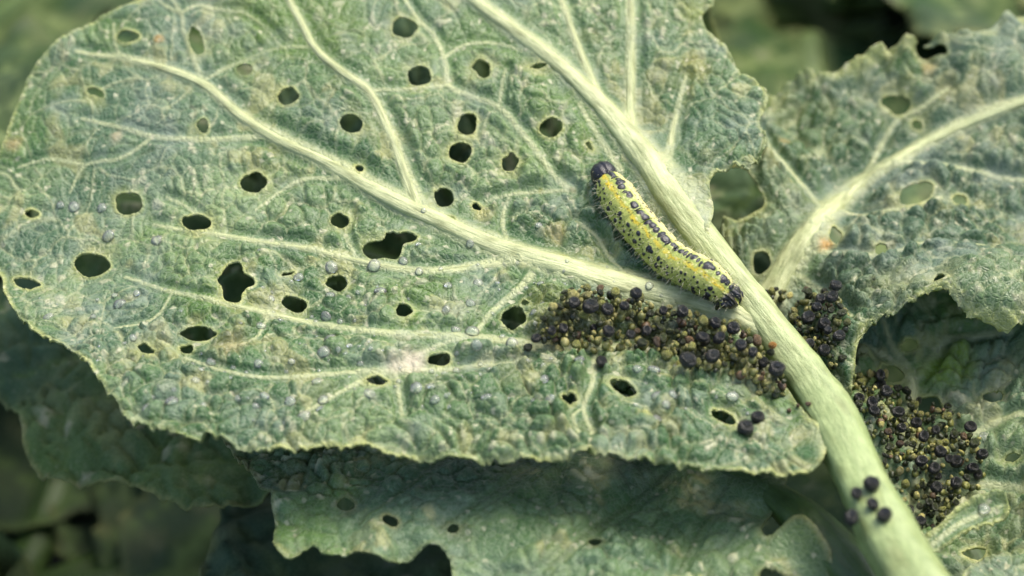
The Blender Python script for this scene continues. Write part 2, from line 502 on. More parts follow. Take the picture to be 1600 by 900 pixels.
    C = C * (1 - 0.85 * rim) + rim_c * 0.85 * rim
    halo = ((1 - sstep(0.05, 0.32, dh)) * sstep(-0.15, 0.25, noise(X, Y, 0.5, seed + 71)))[..., None] * 0.45
    C = C * (1 - halo) + rim_c * 0.78 * halo
    for sx, sy, sr, c, k in spots:
        q = np.exp(-(((X - sx) ** 2 + ((Y - sy) * 1.0) ** 2) / sr ** 2) ** 1.5 * (1 + 1.2 * noise(X, Y, sr * 0.7, seed + 77)))[..., None] * k
        C = C * (1 - q) + np.array(c) * q
    P = np.stack([X, Y, Z], -1)
    if curl is not None:
        # roll the margin under: (length of the strip, roll radius, mask(x, y))
        Lc, rad, msk = curl
        gyd, gxd = np.gradient(poly_sdf(X, Y, outline), h)
        nn = np.hypot(gxd, gyd) + 1e-6
        gxd, gyd = gxd / nn, gyd / nn
        mk = msk(X, Y)
        Le = Lc * mk
        e = np.maximum(Le - np.maximum(dout, -0.2), 0) * (mk > 0.02)
        th = np.minimum(e / rad, 1.5)
        sh = e - rad * np.sin(th)
        P[..., 0] += gxd * sh
        P[..., 1] += gyd * sh
        P[..., 2] -= rad * (1 - np.cos(th)) * np.where(e > 0, 1, 0)
    if xf is not None:
        P = xf(P)
    # clip the grid along the margin and the hole edges
    N_ = nx * ny
    id_ = np.arange(N_).reshape(ny, nx)
    a, b_, c_, d_ = id_[:-1, :-1], id_[:-1, 1:], id_[1:, 1:], id_[1:, :-1]
    par = ((np.arange(ny - 1)[:, None] + np.arange(nx - 1)[None]) % 2).astype(bool)
    t1 = np.where(par[..., None], np.stack([a, b_, c_], -1), np.stack([a, b_, d_], -1))
    t2 = np.where(par[..., None], np.stack([a, c_, d_], -1), np.stack([b_, c_, d_], -1))
    T = np.concatenate([t1.reshape(-1, 3), t2.reshape(-1, 3)])
    dv = D.ravel()
    dv = np.where(np.abs(dv) < 1e-6, 1e-6, dv)
    ins = dv > 0
    cnt = ins[T].sum(1)
    Tf = T[cnt == 3]
    def rot(T, want):
        k = np.argmax(ins[T] == want, 1)
        r = np.arange(len(T))
        return np.stack([T[r, k], T[r, (k + 1) % 3], T[r, (k + 2) % 3]], 1)
    T1 = rot(T[cnt == 1], True); T2 = rot(T[cnt == 2], False)
    e = np.concatenate([T1[:, [0, 1]], T1[:, [0, 2]], T2[:, [0, 1]], T2[:, [0, 2]]])
    key = np.minimum(e[:, 0], e[:, 1]).astype(np.int64) * N_ + np.maximum(e[:, 0], e[:, 1])
    uk, inv = np.unique(key, return_inverse=True)
    ua, ub = uk // N_, uk % N_
    tt = (dv[ua] / (dv[ua] - dv[ub]))[:, None]
    Pf = P.reshape(-1, 3); Cf = C.reshape(-1, 3)
    Pn = Pf[ua] * (1 - tt) + Pf[ub] * tt
    Cn = Cf[ua] * (1 - tt) + Cf[ub] * tt
    n1, n2 = len(T1), len(T2)
    i_ = inv.ravel() + N_
    A1, A2, B1, B2 = i_[:n1], i_[n1:2 * n1], i_[2 * n1:2 * n1 + n2], i_[2 * n1 + n2:]
    F = np.concatenate([Tf, np.stack([T1[:, 0], A1, A2], 1), np.stack([B1, T2[:, 1], T2[:, 2]], 1), np.stack([B1, T2[:, 2], B2], 1)])
    Vall = np.concatenate([Pf, Pn]); Call = np.concatenate([Cf, Cn])
    used, F = np.unique(F, return_inverse=True)
    F = F.reshape(-1, 3)
    org = np.array(org, float)
    V = (Vall[used] - org) * S
    me = mesh_from('leaf_blade', V, F, Call[used], mat=mat or M_LEAF)
    o = link(name, me, parent)
    if label: o['label'] = label
    md = o.modifiers.new('thickness', 'SOLIDIFY'); md.thickness = thick * S; md.offset = -1.0
    L = Leaf(); L.obj = o
    Zt = np.maximum(Z, tube)
    def sample(x, y, G=Zt):
        fx = np.clip((np.asarray(x, float) - x0) / h, 0, nx - 1.001); fy = np.clip((np.asarray(y, float) - y0) / h, 0, ny - 1.001)
        ix, iy = fx.astype(int), fy.astype(int); fx, fy = fx - ix, fy - iy
        return (G[iy, ix] * (1 - fx) + G[iy, ix + 1] * fx) * (1 - fy) + (G[iy + 1, ix] * (1 - fx) + G[iy + 1, ix + 1] * fx) * fy
    L.z = sample
    L.d = lambda x, y: sample(x, y, D)
    L.surf = surf; L.org = org
    # ribs that stand proud of the blade are parts of their own
    for k, (pts, wd_) in enumerate(veins):
        wd_ = np.asarray(wd_)
        if wd_.max() < tube_min: continue
        pts = np.asarray(pts)
        zz = surf(pts[:, 0], pts[:, 1])
        g = 0.15
        nx_ = -(surf(pts[:, 0] + g, pts[:, 1]) - surf(pts[:, 0] - g, pts[:, 1])) / (2 * g)
        ny_ = -(surf(pts[:, 0], pts[:, 1] + g) - surf(pts[:, 0], pts[:, 1] - g)) / (2 * g)
        nn = np.stack([nx_, ny_, np.ones(len(pts))], 1); nn /= np.linalg.norm(nn, axis=1)[:, None]
        path = np.stack([pts[:, 0], pts[:, 1], zz], 1) + nn * (0.05 * wd_[:, None])
        Vr, Fr, Cr, UV = sweep(path, wd_, None, nn, 0.45, seed=seed + k)
        if rib_tint is not None: Cr = Cr * np.array(rib_tint)
        if xf is not None: Vr = xf(Vr)
        ro = link('midrib' if k == 0 else rib_name, mesh_from('rib', (Vr - org) * S, Fr, Cr, UV, M_RIB), o)
    return L

def hole_px(cx, cy, rx, ry, seed, rot=0.0, n=22, rough=0.11):
    r = np.random.default_rng(seed)
    a = np.linspace(0, 2 * math.pi, n, endpoint=False)
    k = 1 + sum(rough * r.normal() / (j ** 0.9) * np.cos(j * a + r.uniform(0, 6.28)) for j in (2, 3, 4, 5))
    x, y = rx * k * np.cos(a), ry * k * np.sin(a)
    c, s_ = math.cos(rot), math.sin(rot)
    return np.stack([cx + x * c - y * s_, cy + x * s_ + y * c], 1)

def vein_px(pts, surf, n=5):
    """[(px, py, width in photo pixels), ...] -> xy polyline and widths in cm"""
    p = catmull(pts, n)
    xy = to_xy(p[:, :2], surf)
    return xy, np.maximum(p[:, 2], 1) * px_size(xy[:, 0], xy[:, 1], surf(xy[:, 0], xy[:, 1]))

# ------------------------------------------------------------------ ground
n = 90
gx = np.concatenate([[-6000, -1500, -400], np.linspace(-90, 90, n), [400, 1500, 6000]])
X, Y = np.meshgrid(gx, gx)
Z = -H0 + np.where(np.maximum(abs(X), abs(Y)) < 91, 1.6 * fbm(X, Y, 9, 5, 4) - 0.4, -0.4)
idx = np.arange(X.size).reshape(X.shape)
F = np.stack([idx[:-1, :-1], idx[:-1, 1:], idx[1:, 1:], idx[1:, :-1]], -1).reshape(-1, 4)
V = np.stack([X.ravel() * S, Y.ravel() * S, (Z.ravel() + H0) * S], 1)
tag(link('soil', mesh_from('soil', V, F, mat=M_SOIL)), kind='structure')

# ------------------------------------------------------------------ the cabbage plant in the picture
ORG = np.array([15.0, -16.0, -H0])
plant = bpy.data.objects.new('cabbage_plant', None)
COL.objects.link(plant)
plant.location = W(ORG)
plant.empty_display_size = 0.05
tag(plant, 'insect-eaten cabbage plant with the big holed leaf the caterpillar lies on', 'cabbage plant', 'cabbage plants in the bed')

def s_main(x, y):
    x = np.asarray(x, float); y = np.asarray(y, float)
    z = 0.25 * ((y - 1.0) + np.sqrt((y - 1.0) ** 2 + 14.0)) - 0.72
    z = z - 0.014 * np.maximum(-x - 5.5, 0) ** 2 - 0.045 * np.maximum(-y - 3.8, 0) ** 2 * np.clip((6 - x) / 4, 0.05, 1)
    z = z + 0.9 * noise(x, y, 5.0, 3) * np.clip((8 - x) / 3, 0, 1) + 0.35 * noise(x, y, 2.3, 4) * np.clip((7 - x) / 3, 0, 1)
    return z

out_main = catmull([(1268, 742), (1292, 700), (1262, 668), (1240, 630), (1130, 480), (1122, 430), (1108, 385), (1116, 340), (1110, 300), (1122, 276), (1165, 272), (1190, 255), (1196, 225), (1182, 195),
    (1200, 158), (1178, 128), (1152, 108), (1138, 80), (1108, 52), (1098, 25), (1118, 0), (1100, -70), (1040, -190), (900, -270), (700, -290), (500, -230), (350, -120), (235, -8), (200, 10), (150, 32), (92, 68), (50, 110), (30, 152), (14, 200), (0, 240),
    (-22, 300), (-28, 370), (-12, 420), (4, 440), (12, 468), (24, 492), (42, 512), (76, 538), (118, 560), (150, 590), (186, 640), (212, 672), (290, 696), (450, 716), (560, 708), (640, 722), (850, 728), (960, 722), (1050, 738), (1180, 748)], 4, True)
out_main = to_xy(out_main, s_main)

v_mid = [(1545, 1130, 128), (1490, 1020, 122), (1424, 905, 108), (1384, 828, 95), (1345, 750, 84), (1294, 640, 76), (1238, 562, 66), (1180, 485, 60), (1120, 405, 58), (1056, 318, 54), (1000, 240, 46), (935, 165, 34), (870, 102, 28), (800, 48, 24), (740, 0, 19), (690, -50, 15), (640, -120, 10), (600, -220, 5)]
v_A = [(1238, 560, 22), (1200, 526, 38), (1150, 497, 46), (1090, 474, 46), (1000, 455, 44), (900, 427, 41), (820, 405, 38), (750, 379, 34), (680, 346, 31), (620, 317, 28), (560, 284, 24), (500, 250, 20), (420, 211, 17), (370, 178, 15), (315, 131, 13), (250, 106, 11), (190, 92, 8), (120, 84, 4)]
VM = [v_mid, v_A,
    [(655, 330, 26), (640, 290, 18), (618, 230, 15), (598, 185, 13), (575, 143, 12), (530, 110, 12), (492, 76, 11), (470, 35, 10), (448, -5, 9), (425, -50, 6)],
    [(992, 235, 24), (985, 190, 18), (985, 130, 15), (986, 60, 13), (984, 0, 11), (980, -60, 7)],
    [(985, 222, 18), (945, 168, 15), (915, 105, 12), (898, 60, 9), (882, 15, 8), (860, -40, 5)],
    [(1046, 300, 18), (1042, 268, 13), (1050, 215, 10), (1060, 165, 6), (1072, 120, 4)],
    [(826, 412, 18), (770, 415, 14), (700, 424, 12), (640, 424, 11), (560, 409, 10), (480, 390, 9), (400, 378, 8), (330, 366, 6), (270, 358, 4), (240, 352, 3)],
    [(1120, 560, 12), (1040, 548, 12), (960, 545, 12), (860, 545, 12), (760, 531, 11), (650, 526, 11), (540, 516, 10), (480, 505, 9), (420, 491, 8), (350, 475, 7), (270, 458, 5), (225, 444, 4), (196, 434, 3)],
    # fine ones, raised in the blade only
    [(318, 135, 9), (302, 90, 8), (287, 48, 7), (283, 22, 6), (262, -10, 4)], [(283, 22, 5), (310, 10, 5), (345, 16, 4), (380, 20, 4)], [(283, 22, 5), (258, 8, 4), (240, -10, 3)],
    [(420, 214, 10), (330, 219, 9), (240, 215, 8), (190, 200, 6), (128, 186, 4)], [(240, 215, 6), (190, 248, 5), (135, 258, 4), (110, 300, 3)],
    [(895, 302, 8), (868, 280, 9), (838, 238, 9), (812, 205, 9), (780, 170, 8), (735, 152, 8), (702, 136, 8), (696, 100, 7), (680, 60, 7), (650, 28, 6), (630, -5, 6)],
    [(780, 168, 5), (785, 130, 5), (790, 110, 3)], [(695, 90, 5), (730, 70, 5), (780, 70, 4), (815, 82, 3)],
    [(830, 435, 15), (802, 462, 12), (770, 488, 9), (745, 520, 6)], [(830, 566, 4), (760, 574, 6), (690, 580, 8), (600, 581, 9), (500, 587, 8), (420, 592, 7), (350, 582, 6), (290, 560, 5)],
    [(640, 572, 10), (570, 596, 8), (510, 628, 6), (470, 650, 4)], [(618, 585, 9), (622, 610, 7), (628, 650, 5)], [(650, 560, 8), (690, 540, 6), (740, 532, 4)],
    [(930, 548, 8), (926, 600, 8), (912, 640, 7), (925, 680, 6)], [(912, 640, 6), (895, 655, 6), (905, 680, 4)],
    [(970, 268, 10), (935, 215, 10), (905, 165, 6)], [(895, 300, 6), (845, 302, 5), (800, 306, 5), (760, 316, 3)],
    [(490, 75, 6), (440, 75, 5), (395, 90, 5), (340, 112, 4)], [(440, 75, 5), (415, 45, 4), (385, 22, 4)], [(575, 143, 6), (640, 140, 5), (698, 134, 5)],
    [(560, 284, 5), (480, 282, 6), (440, 300, 4), (400, 330, 4)], [(330, 364, 5), (300, 330, 4), (260, 310, 3)], [(800, 400, 6), (785, 350, 6), (795, 310, 4)],
    [(1000, 452, 7), (960, 415, 6), (930, 370, 5), (900, 350, 3)], [(560, 409, 5), (540, 370, 4), (548, 330, 3)], [(190, 92, 4), (180, 70, 4), (178, 40, 3)], [(315, 130, 5), (350, 110, 4), (395, 92, 4)],
    [(130, 258, 5), (80, 250, 4), (30, 262, 4)], [(270, 458, 4), (240, 500, 4), (180, 515, 3)], [(420, 491, 4), (400, 530, 4), (350, 545, 3)]]
VM = [vein_px(v if i < 8 else [(a, b_, c * 0.7) for a, b_, c in v], s_main) for i, v in enumerate(VM)]

HOLES = [(200, 62, 17, 10, 0), (306, 66, 11, 23, -0.25), (382, 112, 14, 10, 0), (450, 153, 17, 14, 0), (150, 148, 14, 6, 0.3), (317, 199, 10, 11, 0), (632, 46, 20, 17, 0), (655, 121, 20, 15, 0), (753, 111, 15, 14, 0),
    (549, 197, 18, 16, 0), (730, 199, 17, 18, 0), (719, 242, 19, 15, 0), (861, 203, 19, 15, 0), (797, 258, 13, 14, 0), (694, 312, 16, 15, 0), (562, 268, 8, 7, 0), (745, 327, 9, 5, 0.7), (706, 347, 6, 4, 0.3), (531, 348, 16, 11, 0),
    (397, 289, 21, 16, 0), (201, 320, 23, 18, 0), (307, 350, 23, 13, 0), (50, 338, 12, 6, 0), (144, 416, 30, 17, 0), (42, 447, 22, 10, 0.2), (460, 477, 18, 14, 0.3), (526, 446, 18, 13, 0),
    (450, 431, 11, 3, -0.2), (632, 490, 15, 10, 0), (802, 501, 20, 18, 0), (821, 480, 7, 4, 0.4), (310, 525, 28, 13, 0), (292, 549, 12, 6, 0), (228, 550, 12, 7, 0.4), (686, 564, 19, 10, 0), (590, 598, 17, 8, 0.2), (921, 232, 4, 8, -0.5),
    (973, 611, 22, 11, 0.35), (890, 628, 12, 9, 0.3), (1130, 657, 20, 10, 0.5), (842, 106, 13, 4, 0), (880, 408, 5, 3, 0)]
HP = [hole_px(a, b_, c, d, 100 + i, r) for i, (a, b_, c, d, r) in enumerate(HOLES)]
HP.append(catmull([(566, 392), (572, 384), (588, 381), (597, 380), (601, 370), (613, 365), (622, 367), (634, 365), (648, 369), (653, 375), (645, 383), (630, 386), (628, 394), (627, 402), (618, 408), (606, 406), (598, 406), (584, 408), (572, 402)], 3, True))
HP.append(catmull([(352, 420), (366, 412), (378, 417), (382, 432), (398, 440), (397, 450), (384, 456), (374, 474), (362, 476), (350, 470), (346, 452), (338, 440), (346, 432)], 3, True))
HM = [to_xy(p, s_main) for p in HP]
def spot(px, py, r, c, k, surf=s_main):
    x, y = hit(px, py, surf)
    return (float(x), float(y), r, c, k)
SP = [spot(645, 567, 0.30, (0.55, 0.48, 0.38), 0.85), spot(618, 573, 0.2, (0.55, 0.49, 0.36), 0.85), spot(248, 65, 0.12, (0.4, 0.22, 0.05), 0.7), spot(183, 216, 0.15, (0.5, 0.42, 0.26), 0.7), spot(895, 300, 0.07, (0.09, 0.10, 0.01), 0.9),
      spot(845, 300, 0.06, (0.2, 0.22, 0.02), 0.9), spot(520, 60, 0.9, (0.12, 0.19, 0.04), 0.6), spot(410, 60, 0.8, (0.11, 0.19, 0.03), 0.6), spot(20, 228, 0.2, (0.42, 0.30, 0.14), 0.6), spot(360, 545, 0.35, (0.36, 0.30, 0.14), 0.6), spot(870, 375, 0.25, (0.36, 0.31, 0.12), 0.6),  # fresh-green spots at upper left paint in light shining through
      spot(755, 340, 0.22, (0.40, 0.38, 0.14), 0.7), spot(1008, 655, 0.14, (0.45, 0.46, 0.14), 0.8), spot(850, 480, 0.5, (0.22, 0.26, 0.06), 0.6), spot(1085, 20, 0.4, (0.20, 0.24, 0.04), 0.6), spot(1090, 110, 0.3, (0.36, 0.34, 0.08), 0.6), spot(430, 240, 0.2, (0.34, 0.34, 0.12), 0.5)]
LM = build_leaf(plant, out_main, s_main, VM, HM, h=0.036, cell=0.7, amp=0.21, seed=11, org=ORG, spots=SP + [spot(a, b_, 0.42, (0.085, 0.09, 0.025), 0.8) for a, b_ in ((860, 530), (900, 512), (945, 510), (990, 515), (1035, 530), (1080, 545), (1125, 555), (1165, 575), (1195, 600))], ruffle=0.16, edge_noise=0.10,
                smooth_near=lambda x, y: 1 - 0.5 * sstep(0.0, 5.0, y), label='large grey-green leaf riddled with round holes')

# ------------------------------------------------------------------ the leaf on the right with the rolled margin
def s_right(x, y):
    x = np.asarray(x, float); y = np.asarray(y, float)
    z = 0.22 * ((y - 1.0) + np.sqrt((y - 1.0) ** 2 + 12.0)) - 2.4
    z = z + 2.2 * np.exp(-((x - 9.3) ** 2 / 9 + (y + 0.2) ** 2 / 6.0))
    z = z + 1.1 * noise(x, y, 4.0, 23) + 0.75 * noise(x, y, 1.7, 24)
    return z
out_right = catmull([(1195, 505), (1160, 460), (1135, 400), (1128, 330), (1140, 240), (1175, 180), (1212, 148), (1255, 130), (1330, 112), (1380, 92), (1450, 72), (1530, 48), (1620, 18), (1760, 30), (1850, 180), (1840, 330), (1740, 440), (1660, 490),
    (1600, 505), (1550, 500), (1515, 488), (1490, 470), (1452, 462), (1410, 482), (1375, 510), (1352, 545), (1345, 590), (1335, 630), (1305, 640), (1270, 612), (1225, 560)], 4, True)
out_right = to_xy(out_right, s_right)
VR = [[(1190, 500, 48), (1215, 450, 46), (1245, 400, 42), (1290, 342, 36), (1345, 292, 28), (1400, 256, 24), (1460, 220, 20), (1530, 186, 17), (1605, 158, 14), (1700, 120, 10)],
      [(1300, 335, 8), (1345, 340, 8), (1400, 330, 7), (1470, 312, 6)], [(1290, 342, 7), (1260, 300, 7), (1215, 250, 6), (1190, 215, 4)], [(1345, 292, 7), (1400, 190, 6), (1440, 170, 5), (1480, 140, 4)],
      [(1400, 256, 8), (1480, 262, 7), (1560, 280, 6), (1640, 290, 4)], [(1250, 395, 9), (1300, 400, 7), (1380, 400, 6), (1460, 380, 5), (1560, 390, 4)], [(1230, 430, 6), (1280, 460, 5), (1330, 500, 4)]]
VR = [vein_px(v, s_right) for v in VR]
HR = [hole_px(*a, rot=r) for a, r in (((1400, 165, 24, 14, 301), 0.2), ((1453, 84, 26, 9, 302), 0), ((1432, 199, 9, 8, 303), 0), ((1430, 306, 30, 15, 304), -0.25), ((1500, 316, 12, 8, 305), 0), ((1150, 310, 42, 34, 306), 0.2), ((1190, 412, 14, 18, 307), 0), ((1376, 394, 11, 8, 308), 0), ((1305, 372, 10, 12, 309), 0), ((1467, 437, 9, 8, 310), 0))]
HR = [to_xy(p, s_right) for p in HR]
cx_, cy_ = to_xy([(1420, 520)], s_right)[0]
SPR = [spot(1290, 385, 0.16, (0.5, 0.28, 0.07), 0.8, s_right), spot(1430, 300, 0.2, (0.42, 0.36, 0.16), 0.6, s_right), spot(1525, 20, 0.4, (0.40, 0.28, 0.16), 0.5, s_right), spot(1225, 235, 0.15, (0.42, 0.30, 0.08), 0.7, s_right), spot(1450, 110, 0.2, (0.4, 0.28, 0.08), 0.6, s_right), spot(1400, 450, 0.6, (0.30, 0.33, 0.14), 0.6, s_right)]
LR = build_leaf(plant, out_right, s_right, VR, HR, base=(0.05, 0.115, 0.040), light=(0.165, 0.24, 0.105), h=0.05, cell=0.72, amp=0.27, seed=41, org=ORG, rim_w=0.36, spots=SPR, ruffle=0.36, edge_noise=0.11,
                curl=(0.55, 0.42, lambda x, y: np.clip(1.6 - np.hypot((x - cx_) / 3.2, (y - cy_) / 2.6), 0, 1)), tube_min=0.2,
                smooth_near=lambda x, y: 1.2 - 0.4 * sstep(1.0, 4.0, y), label='blistered leaf with its front margin rolled under')

# ------------------------------------------------------------------ the leaf inside the hollow, bottom right
def s_in(x, y):
    x = np.asarray(x, float); y = np.asarray(y, float)
    return -3.1 + 0.25 * (y + 4) * 1.0 + 0.16 * np.maximum(x - 8.8, 0) ** 2 * np.clip((2 - y) / 5, 0, 1) + 1.4 * noise(x, y, 3.6, 63) + 0.6 * noise(x, y, 1.7, 64)
out_in = catmull([(1240, 560), (1290, 470), (1400, 400), (1560, 380), (1720, 420), (1800, 600), (1780, 800), (1700, 930), (1560, 960), (1440, 930), (1350, 820), (1290, 700)], 6, True)
out_in = to_xy(out_in, s_in)
VI = [[(1420, 700, 24), (1425, 620, 18), (1420, 585, 12), (1395, 545, 8), (1380, 500, 5)], [(1424, 600, 12), (1460, 560, 10), (1475, 535, 9), (1520, 528, 7), (1580, 520, 5)], [(1420, 585, 7), (1385, 560, 6), (1350, 540, 4)],
      [(1430, 690, 10), (1500, 690, 9), (1560, 660, 8), (1640, 640, 5)], [(1460, 760, 10), (1540, 760, 9), (1620, 770, 6)]]
VI = [vein_px(v, s_in) for v in VI]
HI = [to_xy(hole_px(*a), s_in) for a in ((1391, 588, 20, 16, 401), (1452, 640, 20, 18, 402), (1420, 545, 14, 9, 403), (1550, 625, 16, 9, 404), (1520, 870, 18, 10, 405), (1580, 720, 12, 7, 406))]
LI = build_leaf(plant, out_in, s_in, VI, HI, h=0.06, cell=0.75, amp=0.2, seed=71, org=ORG, ruffle=0.35, tube_min=0.15, base=(0.09, 0.17, 0.07), light=(0.19, 0.27, 0.12), mat=M_LEAF2, smooth_near=lambda x, y: 1.3 + 0 * x,
                spots=[spot(1470, 590, 0.5, (0.20, 0.33, 0.02), 0.9, s_in), spot(1500, 580, 0.4, (0.22, 0.33, 0.02), 0.8, s_in)], label='shaded inner leaf in the hollow below the rolled margin')  # lime spots paint the light glowing through the leaf

# ------------------------------------------------------------------ the leaf under the big one
def s_low(x, y):
    x = np.asarray(x, float); y = np.asarray(y, float)
    return -2.25 + 0.05 * (y + 6) - 0.012 * np.maximum(-x - 2, 0) ** 2 + 0.8 * noise(x, y, 4.0, 83) + 0.35 * noise(x, y, 1.8, 84)
out_low = catmull([(1300, 905), (1250, 830), (1196, 850), (1192, 815), (1230, 760), (1180, 690), (1000, 610), (700, 580), (450, 600), (330, 660), (390, 740), (430, 790), (425, 850), (455, 868), (490, 850), (515, 868), (560, 862), (600, 880), (660, 858), (700, 872), (720, 930), (820, 990), (1000, 1010), (1150, 960), (1195, 900), (1260, 930)], 4, True)
out_low = to_xy(out_low, s_low)
VL = [[(1420, 1010, 90), (1340, 912, 84), (1270, 830, 74), (1200, 770, 52), (1100, 720, 32), (960, 690, 24), (800, 680, 18), (600, 690, 12), (470, 710, 6)], [(1080, 715, 12), (1000, 780, 10), (900, 850, 8), (830, 920, 6)], [(900, 690, 10), (780, 770, 8), (690, 830, 6)], [(740, 690, 9), (640, 760, 8), (560, 820, 6)], [(1150, 745, 10), (1100, 820, 9), (1060, 900, 7)]]
VL = [vein_px(v if i < 1 else [(a, b_, c * 0.6) for a, b_, c in v], s_low) for i, v in enumerate(VL)]
HL = [to_xy(hole_px(*a), s_low) for a in ((708, 832, 9, 7, 501), (610, 815, 13, 8, 502), (930, 850, 12, 7, 503), (540, 790, 14, 9, 504))]
LL = build_leaf(plant, out_low, s_low, VL, HL, h=0.05, cell=0.72, amp=0.22, smooth_near=lambda x, y: 1.25 + 0 * x, seed=91, org=ORG, ruffle=0.35, tube_min=0.2, base=(0.085, 0.175, 0.06), light=(0.20, 0.29, 0.12), rib_tint=(0.13, 0.22, 0.11), mat=M_LEAF2,  # rib tint puts the thick stalk's shade into its colour
                label='bumpy leaf spreading just below the holed one')

# ------------------------------------------------------------------ the dark leaf deep under the holed one
def s_deep(x, y):
    x = np.asarray(x, float); y = np.asarray(y, float)
    return 0.22 * ((y - 1.0) + np.sqrt((y - 1.0) ** 2 + 14.0)) - 5.6 - 0.008 * np.maximum(-x - 6, 0) ** 2 + 1.2 * noise(x, y, 4.5, 183) + 0.4 * noise(x, y, 2, 184)
out_deep = catmull([(1270, 640), (1270, 430), (1230, 250), (1120, 80), (1000, -40), (760, -130), (450, -100), (300, 10), (170, 80), (80, 160), (50, 260), (40, 380), (-20, 480), (-40, 580), (30, 660), (60, 740), (180, 760), (300, 800), (420, 790), (700, 800), (1000, 790), (1200, 760)], 5, True)
out_deep = to_xy(out_deep, s_deep)
VD = [[(1240, 660, 50), (1000, 560, 40), (760, 470, 30), (500, 380, 22), (300, 320, 12), (120, 300, 6)], [(900, 525, 14), (640, 620, 11), (400, 690, 8)], [(620, 420, 12), (360, 480, 10), (120, 560, 7)], [(850, 505, 14), (700, 300, 11), (600, 100, 8)], [(600, 415, 12), (420, 250, 9), (300, 130, 7)]]
VD = [vein_px(v, s_deep) for v in VD]
build_leaf(plant, out_deep, s_deep, VD, [], h=0.1, cell=1.0, amp=0.25, seed=191, org=ORG, ruffle=0.5, tube_min=0.3, base=(0.05, 0.095, 0.034), light=(0.09, 0.15, 0.055), rib_tint=(0.22, 0.34, 0.16), mat=M_SHADE_DARK, yellow=0.15,  # blade and ribs coloured darker to paint in their shade
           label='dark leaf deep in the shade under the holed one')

# ------------------------------------------------------------------ small leaf tips at the bottom right
def tip(px_out, z0, slope, seed, label, veins=()):
    def s(x, y, z0=z0, slope=slope, seed=seed):
        x = np.asarray(x, float); y = np.asarray(y, float)
        return z0 + slope * (y + 7) + 0.7 * noise(x, y, 1.6, seed)
    o = to_xy(catmull(px_out, 5, True), s)
    return build_leaf(plant, o, s, [vein_px(v, s) for v in veins], [], h=0.035, cell=0.6, amp=0.13, seed=seed, org=ORG, ruffle=0.2, edge_noise=0.08, tube_min=0.3, label=label), s
LT, s_t = tip([(1445, 852), (1452, 838), (1472, 822), (1492, 806), (1520, 794), (1550, 784), (1568, 790), (1572, 815), (1560, 826), (1535, 832), (1508, 846), (1488, 862), (1462, 872), (1448, 866)], -2.4, 0.1, 610, 'small crinkled leaf tip beside the lower frass heap', [[(1455, 858, 7), (1500, 825, 6), (1560, 800, 4)]])
tip([(1235, 905), (1250, 885), (1280, 878), (1320, 884), (1345, 905), (1350, 960), (1300, 990), (1240, 970)], -3.4, 0.1, 620, 'pale leaf edge below the thick stalk')
tip([(1500, 905), (1530, 880), (1560, 868), (1590, 862), (1640, 870), (1680, 940), (1600, 1000), (1510, 970)], -2.6, 0.05, 630, 'curled leaf edge under the small leaf tip')

# stem of the plant (below the frame)
pth = catmull([(15, -16, -H0 - 0.5), (15.2, -15.8, -15), (14.6, -15.6, -10), (14.0, -14.8, -5.5), (13.2, -13.6, -2.6), (12.4, -12.6, -1.3)], 6)
V, F, C, UV = sweep(pth, np.linspace(3.4, 1.9, len(pth)), None, np.tile([0.3, -0.9, 0.3], (len(pth), 1)), 0.5, seed=5)
link('stem', mesh_from('stem', (V - ORG) * S, F, C * 0.7, UV, M_RIB), plant)

# ------------------------------------------------------------------ generic cabbage leaves for depth and for the neighbours
def generic_leaf(parent, seed, L, Wd, M, h=0.22, amp=0.28, cup=0.5, base=(0.018, 0.0555, 0.012), light=(0.046, 0.082, 0.026), label=None, nh=6):  # default greens darkened to paint in background shade
    r = np.random.default_rng(seed)
    a = np.linspace(0, 2 * math.pi, 40, endpoint=False)
    rad = 1 + 0.07 * np.cos(3 * a + r.uniform(0, 6)) + 0.05 * np.cos(7 * a + r.uniform(0, 6)) + 0.035 * np.cos(13 * a + r.uniform(0, 6))
    o = np.stack([0.5 * Wd * rad * np.sin(a), 0.2 * L + 0.45 * L * (1 - np.cos(a) * rad) * 0.92], 1)
    def s(x, y):
        return cup * (np.asarray(x) / Wd * 2) ** 2 * 2.0 - 2.4 * (np.asarray(y) / L) ** 2 + 2.0 * noise(x, y, L * 0.33, seed + 2) + 0.8 * noise(x, y, L * 0.14, seed + 3)
    yy = np.linspace(0, 0.95 * L, 14)
    vs = [(np.stack([0.02 * L * np.sin(yy / L * 4), yy], 1), np.linspace(0.10, 0.015, 14) * L * 0.9)]
    for k in range(5):
        for sg in (-1, 1):
            y_0 = L * (0.22 + 0.13 * k + 0.03 * sg)
            t = np.linspace(0, 1, 7)
            le = Wd * 0.42 * (1 - 0.35 * abs(k - 1.5) / 2)
            vs.append((np.stack([sg * le * t, y_0 + le * (0.45 * t + 0.25 * t * t)], 1), np.linspace(0.028, 0.008, 7) * L * 0.8))
    hs = []
    for k in range(nh):
        hx, hy = r.uniform(-0.36, 0.36) * Wd, r.uniform(0.3, 0.85) * L
        rr = r.uniform(0.15, 0.45)
        hs.append(hole_px(hx, hy, rr, rr * r.uniform(0.7, 1.1), seed + k))
    Mx = np.array(M)
    def xf(P):
        return P @ Mx[:3, :3].T + Mx[:3, 3]
    return build_leaf(parent, o, s, vs, hs, h=h, cell=1.3, amp=amp, seed=seed, mat=M_SHADE_DARK, ruffle=0.7, base=base, light=light, edge_noise=0.3, tube_min=0.6, xf=xf,
                      org=np.array(parent.location) / S - np.array([0, 0, H0]), label=label, thick=0.06, rib_tint=(0.2, 0.3, 0.17) if base[1] < 0.0551 else (0.4, 0.48, 0.32), yellow=0.12)

